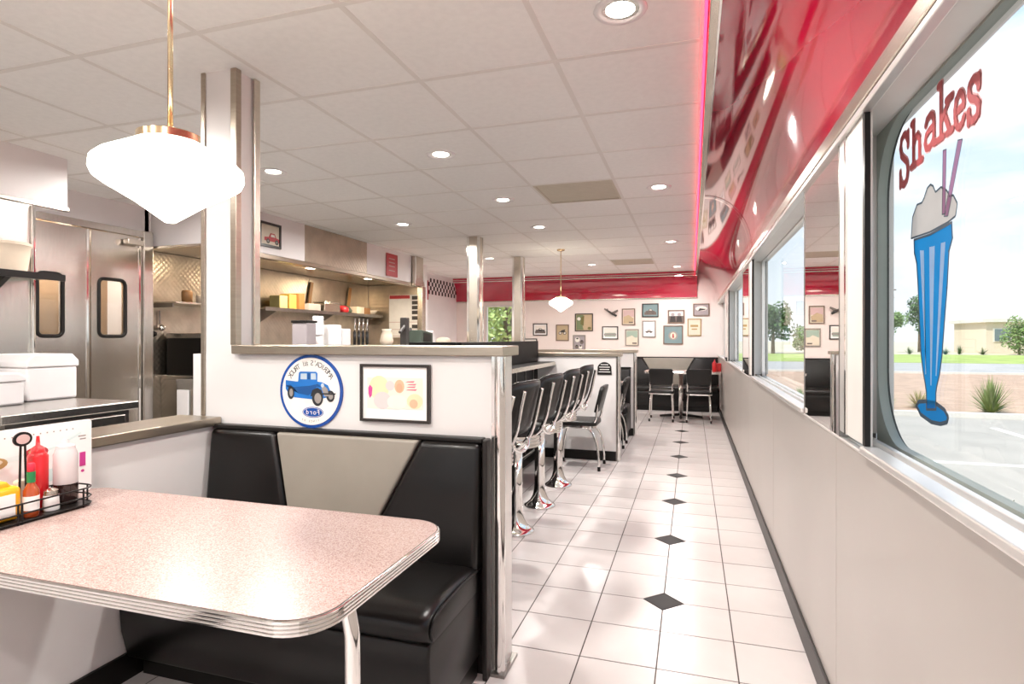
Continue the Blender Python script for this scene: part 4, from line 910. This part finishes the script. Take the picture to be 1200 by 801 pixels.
bottle('hot_sauce_bottle', 'small hot sauce bottle with red cap and green neck', -1.812, 1.172, [(.017, 0), (.019, .004), (.019, .075), (.009, .095), (.008, .115), (0, .115)], tab,
       [(.0085, .128), (.0095, .13), (.0095, .15), (.007, .153), (0, .153)], rcap, [('neck_foil', [(.0105, .098), (.0105, .128), (0, .129)], grn), ('paper_band', [(.0195, .02), (.0195, .06), (.0, .06)], paper)])
bottle('ketchup_bottle', 'red ketchup squeeze bottle behind the clear one', -1.888, 1.240, [(.024, 0), (.026, .005), (.026, .155), (.020, .165), (0, .168)], kr, [(.018, .165), (.016, .18), (.006, .188), (.004, .215), (0, .216)], kr)
bottle('squeeze_bottle', 'clear squeeze bottle half full of dark syrup', -1.858, 1.300, [(.031, .06), (.032, .065), (.032, .15), (.026, .168), (0, .172)], cl, [(.026, .165), (.024, .178), (.010, .184), (.006, .198), (0, .199)], cl, [('syrup', [(.030, 0), (.0325, .005), (.0325, .062), (0, .063)], syr)])
bottle('salt_shaker', 'small white salt shaker in the front of the caddy', -1.825, 1.235, [(.020, 0), (.021, .004), (.019, .045), (0, .048)], paper, [(.019, .045), (.018, .058), (.008, .064), (0, .065)], alu, cat='shaker')
crate('sugar_packets', 'cream block of sugar packets behind the hot sauce', 'packets', -1.889, 1.196, TZ + .009, .03, .036, .095, tan_pl)
# menu
F = facing('+x', (-1.975, 0, TZ)); t = thing('table_menu', 'upright white laminated menu card with food photos', 'menu', F(1.1, 0, 0))
mb = MB(paper); plate(mb, F, rrect(.70, 1.465, 0.001, .243, .01, 4), 0, .004); obj('card', mb, t)
mb = MB(flat('menu_teal', '#D6E8E6')); plate(mb, F, [(.72, .12), (1.35, .17), (1.43, .205), (1.43, .195), (1.30, .15), (.72, .10)], .004, .0043); plate(mb, F, rect(1.30, 1.42, .06, .10), .004, .0042); obj('teal_band', mb, t)
for a, b, ra, rb, m1, m2, nm in [(1.165, .145, .045, .02, P['gold'], P['cream'], 'burger_photo'), (1.29, .16, .035, .018, P['red'], P['gold'], 'dessert_photo'), (1.08, .16, .03, .016, P['tan'], P['red'], 'sandwich_photo')]:
    mb = MB(P['white']); plate(mb, F, ellipse(a, b - .012, ra * 1.2, rb, 18), .0044, .0047); mb.use(m1); plate(mb, F, ellipse(a, b, ra, rb, 18), .0048, .0052); mb.use(m2); plate(mb, F, ellipse(a, b + .004, ra * .7, rb * .5, 14), .0053, .0056); obj(nm, mb, t)
mb = MB(P['magenta']); plate(mb, F, rect(1.424, 1.444, .088, .135), .0044, .0048); plate(mb, F, ellipse(1.434, .072, .006, .005, 8), .0044, .0048); obj('magenta_mark', mb, t)
mb = MB(P['grey'])
for k in range(34): plate(mb, F, rect(.74 + k * .02, .744 + k * .02, .216, .22), .0044, .0047)
plate(mb, F, rect(1.42, 1.445, .188, .192), .0044, .0047); plate(mb, F, rect(1.425, 1.445, .178, .182), .0044, .0047)
obj('dotted_line', mb, t)

# ------------------------------------------------------------------ pendants
def pendant(x, y, lab, zc=1.650, tube_r=.006):
    t = thing('pendant_lamp', lab, 'pendant lamp', (x, y, zc - .1))
    obj('glass_shade', MB(pend_m).lathe([(.0, -.098), (.012, -.096), (.075, -.050), (.138, -.012), (.154, .000), (.160, .014), (.158, .034), (.144, .048), (.098, .074), (.068, .092), (.0, .094)], (x, y, zc), 48), t, smooth=True)
    obj('fitter', MB(brass).lathe([(.070, .086), (.070, .108), (.062, .112), (.012, .114), (.010, .13), (0, .13)], (x, y, zc), 28), t, smooth=True, auto=40)
    obj('rod', MB(brass).tube([(x, y, zc + .12), (x, y, CH - .02)], tube_r, 10), t, smooth=True)
    obj('canopy', MB(brass).lathe([(.055, 0), (.05, -.018), (.012, -.026), (0, -.026)], (x, y, CH), 24), t, smooth=True)
    return t
pendant(-1.18, 1.065, 'large glowing white pendant lamp over the foreground table')
pendant(-1.69, 7.64, 'small glowing white pendant lamp in the distance by the pictures', 1.735)

# ------------------------------------------------------------------ counter
t = thing('diner_counter', 'long black fronted counter behind the row of stools', 'counter', (-1.7, 4.2, 0))
obj('front_panel', MB(blackgloss).box(-1.95, -1.585, 2.3, 6.02, .0, .99), t)
obj('worktop', MB(blackgloss).box(-2.0, -1.40, 2.3, 6.04, .99, 1.03), t, bevel=.005); obj('worktop_edge', MB(alu).box(-1.402, -1.394, 2.3, 6.04, .992, 1.028), t)
for k in range(12): obj('front_rib', MB(steel_dk).box(-1.587, -1.578, 2.42 + k * .31, 2.43 + k * .31, .12, .98), t)
obj('foot_rail', MB(chrome).tube([(-1.48, 2.35, .18), (-1.48, 5.95, .18)], .018, 12), t, smooth=True)
for y in (2.5, 3.7, 4.9, 5.9): obj('rail_bracket', MB(chrome).tube([(-1.585, y, .12), (-1.48, y, .17)], .01, 8), t)
t = thing('counter_screen', 'black screen standing on the counter in front of the kitchen', 'screen', (-1.6, 5, 1.03))
obj('panel', MB(blackgloss).box(-1.62, -1.58, 3.85, 6.02, 1.032, 1.25), t, bevel=.004); obj('return_panel', MB(blackgloss).box(-2.0, -1.62, 3.85, 3.89, 1.032, 1.25), t, bevel=.004)
# back bar with goods seen over the partition
t = thing('back_bar', 'service cabinet behind the counter carrying cups and boxes', 'cabinet', (-3.0, 5.2, 0)); obj('cabinet', MB(steel).box(-3.2, -2.8, 3.3, 7.2, 0, 1.18), t); obj('top', MB(steel).box(-3.22, -2.78, 3.28, 7.22, 1.18, 1.2), t, bevel=.004)
BZ = 1.201
def cups(x, y, n_, lab, h=.03, r=.045):
    t = thing('cup_stack', lab, 'cups', (x, y, BZ)); z = BZ
    obj('bottom_cup', MB(paper).lathe([(r, 0), (r * .75, .11), (0, .11)], (x, y, z), 18), t, smooth=True, auto=50)
    for k in range(1, n_): obj('cup', MB(paper).lathe([(r, 0), (r * 1.02, .004), (r * .9, h), (0, h)], (x, y, z + .085 + k * h), 16), t, smooth=True, auto=50)
cups(-2.95, 4.08, 8, 'tall stack of white paper cups behind the partition cap', h=.022)
crate('takeout_box', 'white box beside the stack of paper cups', 'box', -2.95, 4.22, BZ, .18, .12, .19, paper)
crate('takeout_box', 'lilac tinted white box right of the paper cups', 'box', -2.95, 4.37, BZ, .16, .13, .16, plastic_w)
crate('napkin_dispenser', 'white and black napkin dispenser behind the partition, leftmost item', 'dispenser', -2.95, 3.90, BZ, .14, .12, .20, P['lilac'], black)
for k in range(4):
    y = 4.62 + k * .07; t = thing('steel_ladle', ['first', 'second', 'third', 'fourth'][k] + ' from left of the upright steel and black utensils', 'utensil', (-2.95, y, BZ))
    obj('grip', MB(black).tube([(-2.95, y, BZ), (-2.95, y, BZ + .14)], .014, 8), t, smooth=True); obj('shaft', MB(chrome).tube([(-2.95, y, BZ + .14), (-2.95, y + .01, BZ + .26)], .007, 8), t, smooth=True)
t = thing('plate_pile', 'pale ceramic jug among the kitchen utensils', 'jug', (-2.95, 5.2, BZ)); obj('body', MB(tan_pl).lathe([(.05, 0), (.07, .05), (.055, .11), (.04, .15), (.05, .17), (0, .17)], (-2.95, 5.2, BZ), 18), t, smooth=True); obj('handle', MB(tan_pl).tube(smoothpath([(-2.95, 5.25, BZ + .14), (-2.95, 5.31, BZ + .12), (-2.95, 5.26, BZ + .05)], 4), .008, 6), t, smooth=True)
t = thing('milkshake_mixer', 'dark brown drink mixer with two arms behind partition', 'mixer', (-2.95, 5.6, BZ)); obj('column', MB(P['dark']).box(-3.0, -2.92, 5.57, 5.64, BZ, BZ + .30), t, bevel=.008)
obj('arm', MB(P['dark']).tube([(-2.95, 5.6, BZ + .22), (-2.95, 5.48, BZ + .14)], .018, 8), t); obj('arm', MB(P['dark']).tube([(-2.95, 5.6, BZ + .14), (-2.95, 5.72, BZ + .18)], .018, 8), t)
t = thing('cash_register', 'dark green cash register with tilted top', 'cash register', (-2.95, 5.92, BZ)); obj('body', MB(dkg).prism([(5.76, BZ), (6.08, BZ), (6.08, BZ + .14), (5.80, BZ + .17)], lambda a, b: (-3.08, a, b), lambda a, b: (-2.85, a, b)), t, bevel=.006); obj('screen', MB(black).prism([(5.84, BZ + .04), (6.02, BZ + .04), (6.02, BZ + .12), (5.84, BZ + .14)], lambda a, b: (-2.85, a, b), lambda a, b: (-2.846, a, b)), t)
t = thing('card_reader', 'white tilted card reader right of the cash register', 'card reader', (-2.95, 6.26, BZ)); obj('body', MB(plastic_w).prism([(6.22, BZ), (6.32, BZ), (6.22, BZ + .17), (6.17, BZ + .15)], lambda a, b: (-2.99, a, b), lambda a, b: (-2.91, a, b)), t, bevel=.008)
t = thing('bread_loaf', 'small tan loaf on the back bar near the wall menu', 'food', (-2.95, 6.6, BZ)); obj('loaf', MB(tan_pl).lathe([(.0, 0), (.09, .01), (.1, .04), (.07, .08), (0, .095)], (-2.95, 6.6, BZ), 14), t, smooth=True)

# ------------------------------------------------------------------ chrome poles
for x, y, lab in [(-2.46, 6.43, 'square cream pole with chrome corners, nearer of the two'), (-2.45, 8.20, 'square cream pole with chrome corners, farther and right of the other')]:
    t = thing('square_pole', lab, 'column', (x, y, 0)); h = .072
    obj('shaft', MB(alu).box(x - h, x + h, y - h, y + h, 0, CH), t)
    for sx in (-1, 1):
        for sy in (-1, 1):
            a0, a1 = sorted((x + sx * (h + .005), x + sx * (h - .022))); b0, b1 = sorted((y + sy * (h + .005), y + sy * (h - .022)))
            obj('corner_strip', MB(chrome).box(a0, a1, b0, b1, 0, CH), t)

# ------------------------------------------------------------------ stools
def make_stool():
    t = thing('counter_stool', 'x', 'bar stool', (0, 0, 0), group='chrome counter stools along the counter')
    obj('pedestal', MB(chrome).lathe([(.118, 0), (.120, .006), (.116, .014), (.098, .024), (.072, .048), (.054, .085), (.044, .13), (.040, .18), (.039, .30), (.039, .56)], (0, 0, 0), 36), t, smooth=True)
    prof = [(.05, .565)]
    for k in range(4):
        z = .572 + k * .021; prof += [(.155, z), (.163, z + .003), (.163, z + .014), (.155, z + .018)]
    prof += [(.15, .66)]
    obj('ribbed_skirt', MB(chrome).lathe(prof, (0, 0, 0), 36), t)
    obj('seat', MB(char_vinyl).lathe([(.15, .655), (.175, .662), (.182, .685), (.172, .708), (.13, .722), (0, .728)], (0, 0, 0), 32), t, smooth=True)
    # backrest, leaning towards +x, curved round the sitter
    nb = 9; vs = []
    def bk(u, v, off):  # u -1..1 across (y), v 0..1 up
        lean = .225 + v * .07; hw = .18 + .02 * v
        z = .765 + v * .285 - (.03 * (abs(u) ** 4) * v); cx_ = lean + off - .045 * u * u
        return (cx_, u * hw, z)
    mb = MB(char_vinyl)
    nu, nv = 10, 8; front = []; back = []
    for j in range(nv + 1):
        for i in range(nu + 1):
            u = -1 + 2 * i / nu; v = j / nv; e_ = min(1, (1 - abs(u)) * 5) ** .5; e2 = min(1, min(v, 1 - v) * 6 + .05) ** .5; th = .024 * e_ * e2
            front.append(bk(u, v, -th)); back.append(bk(u, v, th * .7))
    vs = front + back; Nn = len(front); w_ = nu + 1; fs = []
    for j in range(nv):
        for i in range(nu):
            a = j * w_ + i; fs += [(a, a + w_, a + w_ + 1, a + 1), (Nn + a, Nn + a + 1, Nn + a + w_ + 1, Nn + a + w_)]
    bd = list(range(w_)) + [j * w_ + nu for j in range(1, nv + 1)] + [nv * w_ + i for i in range(nu - 1, -1, -1)] + [j * w_ for j in range(nv - 1, 0, -1)]
    for a, b in zip(bd, bd[1:] + bd[:1]): fs.append((a, b, b + Nn, a + Nn))
    mb.add(vs, fs); o = obj('backrest', mb, t, smooth=True)
    pp = [Vector(vs[i]) * .5 + Vector(vs[i + Nn]) * .5 for i in bd]
    obj('piping', MB(black_vinyl).tube(pp, .006, 6, closed=True), t, smooth=True)
    for v_, u_ in ((.72, -.35), (.72, .35), (.4, 0), (.72, 0), (.4, -.5), (.4, .5)):
        p_ = bk(u_, v_, -.026); obj('button', MB(black_vinyl).lathe([(.0, -.004), (.010, 0), (.0, .004)], p_, 8, axis='x'), t)
    for sy in (-1, 1):
        pth = smoothpath([(.306, sy * .105, 1.005), (.288, sy * .105, .93), (.258, sy * .100, .80), (.210, sy * .09, .70), (.13, sy * .06, .648), (.06, sy * .03, .640)], 5)
        obj('back_strap', MB(chrome).tube(pth, .013, 10, flatk=.5), t, smooth=True)
    obj('strap_hoop', MB(chrome).tube(smoothpath([(.225, -.095, .73), (.235, -.075, .69), (.24, 0, .668), (.235, .075, .69), (.225, .095, .73)], 5), .010, 8), t, smooth=True)
    return t
st = make_stool()
labs = ['chrome stool mostly hidden behind the chrome post of the partition', 'nearest fully visible charcoal backed counter stool', 'second visible counter stool, just behind the nearest one', 'third visible counter stool, before the white partition', 'farthest counter stool, its back against the white partition']
for k, y in enumerate([2.50, 3.05, 3.67, 4.28, 4.92]):
    o = st if k == 0 else copy_tree(st)
    o.location = (-1.112, y, 0); o['label'] = labs[k]; o.rotation_euler.z = math.radians([4, -11, -9, -6, -8][k])

# ------------------------------------------------------------------ diner chairs (front towards -x in own axes)
def make_chair(name='diner_chair', flatback=False):
    t = thing(name, 'x', 'chair', (0, 0, 0))
    obj('seat', MB(char_vinyl).prism(rrect(-.20, .20, -.195, .195, .06, 6), lambda a, b: (a, b, .425), lambda a, b: (a, b, .475)), t, bevel=.016, seg=4, smooth=True)
    obj('seat_band', MB(chrome).prism(rrect(-.197, .197, -.192, .192, .058, 6), lambda a, b: (a, b, .412), lambda a, b: (a, b, .430)), t)
    mb = MB(char_vinyl)
    pts = [(-.17, .56), (.17, .56), (.185, .78), (.16, .815), (-.16, .815), (-.185, .78)]
    mb.prism(pts, lambda a, b: (.178 + (b - .5) * .25 - .02, a, b), lambda a, b: (.178 + (b - .5) * .25 + .02, a, b)); obj('backrest', mb, t, bevel=.012, seg=4, smooth=True)
    for sy in (-1, 1):
        obj('back_post', MB(chrome).tube(smoothpath([(.235, sy * .165, .78), (.225, sy * .165, .70), (.205, sy * .165, .58), (.19, sy * .165, .49), (.14, sy * .165, .43), (.02, sy * .165, .415)], 5), .011, 10), t, smooth=True)
        rl = obj('rear_leg', MB(chrome).tube(smoothpath([(.0, sy * .15, .41), (.12, sy * .155, .40), (.19, sy * .165, .30), (.22, sy * .17, .15), (.225, sy * .175, .03)], 5), .011, 10), t, smooth=True)
        obj('foot_cap', MB(black).tube([(.225, sy * .175, .04), (.226, sy * .175, 0)], .0155, 10), rl, smooth=False)
        fl = obj('front_leg', MB(chrome).tube(smoothpath([(.0, sy * .15, .41), (-.12, sy * .155, .40), (-.17, sy * .165, .30), (-.195, sy * .17, .15), (-.20, sy * .175, .03)], 5), .011, 10), t, smooth=True)
        obj('foot_cap', MB(black).tube([(-.20, sy * .175, .04), (-.201, sy * .175, 0)], .0155, 10), fl)
    return t
ch = make_chair(); ch.location = (-1.08, 5.73, 0); ch['label'] = 'black diner chair seen from the side before the white partition'
for x, y, r, lab in [(-.452, 9.36, -90, 'left of the two chrome chairs at the far table'), (.10, 9.36, -90, 'right of the two chrome chairs at the far table')]:
    o = copy_tree(ch); o.location = (x, y, 0); o.rotation_euler.z = math.radians(r); o['label'] = lab; o['group'] = 'chairs at the far table'
o = copy_tree(ch); o.location = (-.985, 6.94, 0); o.rotation_euler.z = 0; o['label'] = 'chrome chair half hidden behind the white partition end'

# ------------------------------------------------------------------ partitions 2 and 3 and their booth
for y, x0, x1, lab in [(6.06, -2.45, -.755, 'white partition with black base behind the counter stools'), (7.70, -2.45, -.735, 'farther white partition of the second booth')]:
    t = thing('booth_partition', lab, 'partition', (-1.3, y, 0))
    obj('face_panel', MB(laminate).box(x0, x1, y, y + .13, .10, 1.085), t); obj('black_base', MB(black).box(x0, x1, y - .004, y + .134, 0, .10), t)
    obj('steel_cap', MB(capm).box(x0, x1 + .055, y - .025, y + .155, 1.087, 1.125), t, bevel=.004)
    obj('end_post', MB(chrome).tube([(x1 + .022, y + .02, 0), (x1 + .022, y + .02, 1.087)], .020, 14), t, smooth=True, auto=40); obj('end_plate', MB(steel_dk).box(x1, x1 + .012, y, y + .13, 0, 1.087), t); obj('end_plate', MB(frame_al).box(x1 + .012, x1 + .035, y + .02, y + .13, 0, 1.087), t)
F = facing('-y', (-.873, 6.056, .954)); t = thing('black_plaque', 'small black arched notice on the white partition', 'sign', F(0, -.057, 0))
mb = MB(black); plate(mb, F, [(-.076, -.057), (.076, -.057)] + arc(0, .0, .076, math.radians(20), math.radians(160), 10), 0, .006); obj('board', mb, t)
mb = MB(P['white'])
for a0, a1, b in [(-.04, .04, .045), (-.055, .055, .02), (-.05, .05, -.005), (-.06, .06, -.03)]: plate(mb, F, rect(a0, a1, b, b + .007), .006, .0065)
obj('text_line', mb, t)
bench(-2.3, -.765, 7.69, 'dark booth bench between the two white partitions, facing front')
bench(-2.36, -.80, 6.20, 'dark booth bench backed on the nearer small partition', flip=-1)
t = ribbed_table(-2.4, -.80, 6.62, 7.25, .75, 'white topped table in the booth between the partitions', name='booth_table'); obj('pedestal', MB(chrome).tube([(-1.4, 6.93, 0), (-1.4, 6.93, .718)], .035, 14), t, smooth=True); obj('pedestal_foot', MB(black).box(-1.7, -1.1, 6.9, 6.96, 0, .03), t)

# ------------------------------------------------------------------ far booth and table
bench(-3.3, -1.42, YF, 'long black bench along the far wall, left part', ins=None)
bench(-1.41, .44, YF, 'black bench on far wall with pale V insert behind the table', ins=True, vt=(-.87, .04), vb=(-.57, -.26), zt=.92, part='pale_insert')
t = ribbed_table(-.735, .435, 9.45, 10.05, .75, 'far table on a single pedestal at the end of the aisle', name='pedestal_table')
obj('pedestal', MB(chrome).tube([(-.17, 9.72, .02), (-.17, 9.72, .718)], .035, 14), t, smooth=True)
for dx, dy in ((1, 0), (-1, 0), (0, 1), (0, -1)): obj('pedestal_foot', MB(black).tube([(-.17, 9.72, .05), (-.17 + dx * .33, 9.72 + dy * .24, .018)], [.025, .016], 8), t, smooth=True)
bottle('ketchup_bottle', 'small red ketchup bottle on the far table by the wall', .34, 9.62, [(.03, 0), (.034, .005), (.034, .13), (.025, .15), (0, .155)], kr, [(.02, .15), (.006, .18), (0, .2)], kr, z=.751)
crate('napkin_holder', 'red napkin holder on the far table beside the window wall', 'napkin holder', .40, 9.75, .751, .09, .12, .13, kr)
# side picture and red notice on the kitchen header
picture('+x', (-3.899, 4.63, 2.275), .30, .235, c_dark, P['cream'], lambda F, mb, w, h: car(F, mb, .03, -.06, .11, P['red'], N0), 'black framed picture of a red car on the kitchen header', fw=.022)
F = facing('+x', (-3.899, 7.0, 2.268)); t = thing('red_notice', 'red upright notice on the white end of the kitchen header', 'sign', F(0, -.15, 0))
mb = MB(flat('notice_red', '#C2454C')); plate(mb, F, rect(-.14, .14, -.148, .148), 0, .008); obj('board', mb, t)
mb = MB(P['red']); [plate(mb, F, r, .008, .014) for r in (rect(-.15, .15, .138, .152), rect(-.15, .15, -.152, -.138), rect(-.15, -.138, -.138, .138), rect(.138, .15, -.138, .138))]; obj('frame', mb, t)
mb = MB(P['pink']); [plate(mb, F, rect(-.08, .08, b, b + .012), .008, .009) for b in (.08, .03, -.02, -.08)]; obj('text_line', mb, t)

# ------------------------------------------------------------------ outside
GZ = -.3
asph = mat('pale_asphalt', '#ABA59C', .9, var=.06, vscale=1.2, bump=.2, bscale=40); soil = mat('red_gravel', '#B79A84', .95, var=.14, vscale=2.5); road = mat('road', '#A9A7A4', .9, var=.04, vscale=.6); lawn = mat('lawn', '#9FB05E', .95, var=.2, vscale=.5); sand = mat('far_ground', '#C9BFA6', .95, var=.08, vscale=.2); kerb = mat('kerb', '#DAD6CE', .8, var=.04); linem = mat('line_paint', '#E9E7E2', .7, var=.04)
leafm = mat('leaf_green', '#6E8A4A', .7, var=.25, vscale=1.5); leafm2 = mat('leaf_dark', '#4F6B3C', .7, var=.25, vscale=1.5); bladem = mat('blade_green', '#8A9A5E', .6, var=.25, vscale=3); bark = mat('bark', '#7A6A58', .9, var=.1); bwall = mat('building_wall', '#D8CBB6', .8, var=.04); bglass = mat('building_glass', '#6C7A82', .2, var=.1); hedge_m = mat('hedge_leaf', '#5D6A3C', .7, var=.3, vscale=8)
def ground(name, lab, x0, x1, y0, y1, m, z=GZ, h=.1): return obj(name, MB(m).box(x0, x1, y0, y1, z - h, z), label=lab, kind='structure')
ground('parking_lot', 'pale parking lot beside the diner', XW + .165, 80, -40, 13.6, asph)
ground('forecourt', 'pale paving in front of the diner behind the camera', -40, XW + .16, -40, YB - .11, asph)
ground('planting_strip', 'reddish gravel planting strip beyond the parking lot', -30, 80, 13.75, 30, soil, GZ + .01)
ground('road', 'grey road beyond the gravel strip', -60, 120, 30, 43, road, GZ)
ground('lawn', 'green lawn strip beyond the road', -60, 120, 43, 64, lawn, GZ + .02)
ground('far_ground', 'pale far ground toward the horizon', -160, 260, 64, 300, sand, GZ)
obj('kerb', MB(kerb).box(XW + .16, 80, 13.6, 13.75, GZ - .1, GZ + .10), label='pale kerb edging the parking lot', kind='structure')
obj('kerb', MB(kerb).box(-60, 120, 29.8, 30, GZ - .1, GZ + .10), label='pale kerb along the near side of the road', kind='structure')
for k in range(5):
    obj('parking_line', MB(linem).box(1.8 + k * 3.2, 1.92 + k * 3.2, 7.5, 12.2, GZ, GZ + .004), label=['nearest', 'second', 'third', 'fourth', 'farthest'][k] + ' painted bay line on the parking lot, counted from the diner', cat='road marking', group='parking bay lines')
obj('parking_line', MB(linem).box(1.8, 30, 8.6, 8.72, GZ, GZ + .005), label='long white line running across the parking bays', cat='road marking')
def bush(name, lab, x, y, z, w, h, nbl, m, cat='shrub', group=None):
    t = thing(name, lab, cat, (x, y, z), group); mb = MB(m); rnd = random.Random(int(x * 100))
    for k in range(nbl):
        a = rnd.uniform(0, 2 * PI); el = rnd.uniform(.15, 1.5); L_ = rnd.uniform(.7, 1.0); dx, dy = math.cos(a), math.sin(a); wd = .018 * w / .5
        pts = []
        for j in range(4):
            s_ = j / 3; rr = w * math.cos(el) * s_ * L_; zz = h * math.sin(el) * s_ * L_ - .12 * h * s_ * s_ * math.cos(el)
            pts.append((x + dx * rr, y + dy * rr, z + max(zz, .01 * j)))
        vs = []
        for j, p in enumerate(pts):
            q_ = wd * (1 - j / 3.2); vs += [(p[0] - dy * q_, p[1] + dx * q_, p[2]), (p[0] + dy * q_, p[1] - dx * q_, p[2])]
        mb.add(vs, [(0, 1, 3, 2), (2, 3, 5, 4), (4, 5, 7, 6)])
    obj('blades', mb, t, kind='stuff')
bush('agave_shrub', 'large spiky green shrub right of the painted glass foot', 5.9, 14.35, GZ + .01, .62, .85, 220, bladem)
bush('agave_shrub', 'spiky shrub left of the painted glass foot', 3.95, 14.2, GZ + .01, .42, .62, 160, bladem)
bush('grass_clump', 'low pale grass clump behind the painted glass foot', 4.9, 15.2, GZ + .01, .55, .45, 150, mat('dry_grass', '#B2A876', .8, var=.2))
bush('agave_shrub', 'spiky shrub seen through the second window', 1.5, 14.5, GZ + .01, .5, .6, 140, bladem)
bush('grass_clump', 'grass clump near kerb seen through the second window', 2.4, 14.8, GZ + .01, .5, .5, 120, leafm)
for k, (x, y, w, h) in enumerate([(1.58, 3.25, .2, .80), (1.52, 3.66, .18, .77), (1.50, 4.04, .16, .72)]):
    t = thing('window_shrub', ['nearest', 'middle', 'farthest'][k] + ' small leafy shrub just outside the front window', 'shrub', (x, y, GZ)); mb = MB(hedge_m); rnd = random.Random(k)
    for q in range(900):
        a = rnd.uniform(0, 2 * PI); r_ = w * math.sqrt(rnd.random()); z_ = GZ + h * (.25 + .75 * rnd.random() ** .6) * (1 - .25 * (r_ / w) ** 2); p = Vector((x + r_ * math.cos(a), y + r_ * math.sin(a), z_)); s_ = .016
        d1 = Vector((rnd.uniform(-1, 1), rnd.uniform(-1, 1), rnd.uniform(-1, 1))).normalized() * s_; d2 = d1.orthogonal().normalized() * s_ * .5
        mb.add([p - d1, p + d2, p + d1, p - d2], [(0, 1, 2, 3)])
    obj('leaves', mb, t, kind='stuff'); obj('stem', MB(bark).tube([(x, y, GZ), (x, y, GZ + h * .7)], .02, 6), t)
def tree(lab, x, y, h, w, m, trunk=.3, seed=1, n_=1400, leaf=.055):
    t = thing('tree', lab, 'tree', (x, y, GZ)); rnd = random.Random(seed); mb = MB(m); lobes = [(Vector((rnd.uniform(-.5, .5) * w * .6, rnd.uniform(-.5, .5) * w * .6, h * rnd.uniform(trunk + .15, .85))), rnd.uniform(.22, .36) * w) for _ in range(9)]
    for q in range(n_):
        c, r_ = lobes[q % 9]; d = Vector((rnd.gauss(0, 1), rnd.gauss(0, 1), rnd.gauss(0, 1))).normalized(); p = Vector((x, y, GZ)) + c + d * r_ * rnd.uniform(.6, 1.05); s_ = leaf * w
        d1 = Vector((rnd.uniform(-1, 1), rnd.uniform(-1, 1), rnd.uniform(-1, 1))).normalized() * s_; d2 = d1.orthogonal().normalized() * s_ * .6
        mb.add([p - d1, p + d2, p + d1, p - d2], [(0, 1, 2, 3)])
    obj('crown', mb, t, kind='stuff'); obj('trunk', MB(bark).tube([(x, y, GZ), (x, y, GZ + h * .55)], [.05 * w, .025 * w], 8), t, smooth=True)
tree('grey green tree left of the painted glass in the front window', 25.0, 77.5, 6.6, 3.0, leafm2, seed=3)
tree('paler green tree beside the darker one left of the painted glass', 21.4, 74.5, 5.2, 2.6, leafm, seed=4)
tree('round green tree in front of the pale building', 29.6, 66.5, 3.3, 2.6, leafm, trunk=.1, seed=5)
tree('tall dark tree seen through the second window', 8.0, 65, 5.6, 4.0, leafm2, trunk=.2, seed=6)
tree('smaller green tree right of the tall one in second window', 12.1, 70, 3.4, 3.0, leafm, trunk=.1, seed=7)
tree('leafy tree outside the far wall window', -5.6, 17.5, 5.2, 4.6, mat('sunlit_leaf', '#A9BC72', .7, var=.25, vscale=1), trunk=.05, seed=8, n_=6000, leaf=.018)
for k in range(5):
    bush('low_shrub', ['dark low shrub in the distance below the sky, first from left', 'dark low shrub in the distance, second from left', 'dark low shrub in the distance, third from left', 'dark low shrub in the distance, fourth from left', 'dark low shrub in the distance nearest the pale building'][k], 20.5 + k * 1.5, 66 + (k % 2), GZ, .9, .9 + .2 * (k % 2), 60, leafm2)
t = thing('building', 'low pale building with flat roof across the road', 'building', (29, 62, GZ))
obj('walls', MB(bwall).box(28.6, 42, 70.5, 78, GZ, 2.9), t); obj('roof_edge', MB(kerb).box(28.2, 42.4, 70.1, 78.4, 2.9, 3.25), t)
for k in range(5):
    f_ = obj('window', MB(kerb).box(29.2 + k * 2.4, 30.7 + k * 2.4, 70.42, 70.5, .9, 2.3), t); obj('pane', MB(bglass).box(29.3 + k * 2.4, 30.6 + k * 2.4, 70.38, 70.42, 1.0, 2.2), f_)
obj('brick_planter', MB(flat('brick_red', '#B0644A')).box(30.2, 35, 60, 60.6, GZ, .5), label='low red brick planter before the pale building', cat='planter')
t = thing('utility_pole', 'thin utility pole left of the trees in the front window', 'pole', (25.2, 88, GZ)); obj('shaft', MB(bark).tube([(25.0, 88, GZ), (25.0, 88, 8.4)], .09, 8), t, smooth=True); obj('crossarm', MB(bark).box(24.2, 25.8, 87.95, 88.05, 7.6, 7.75), t); obj('crossarm', MB(bark).box(24.4, 25.6, 87.95, 88.05, 6.6, 6.72), t)
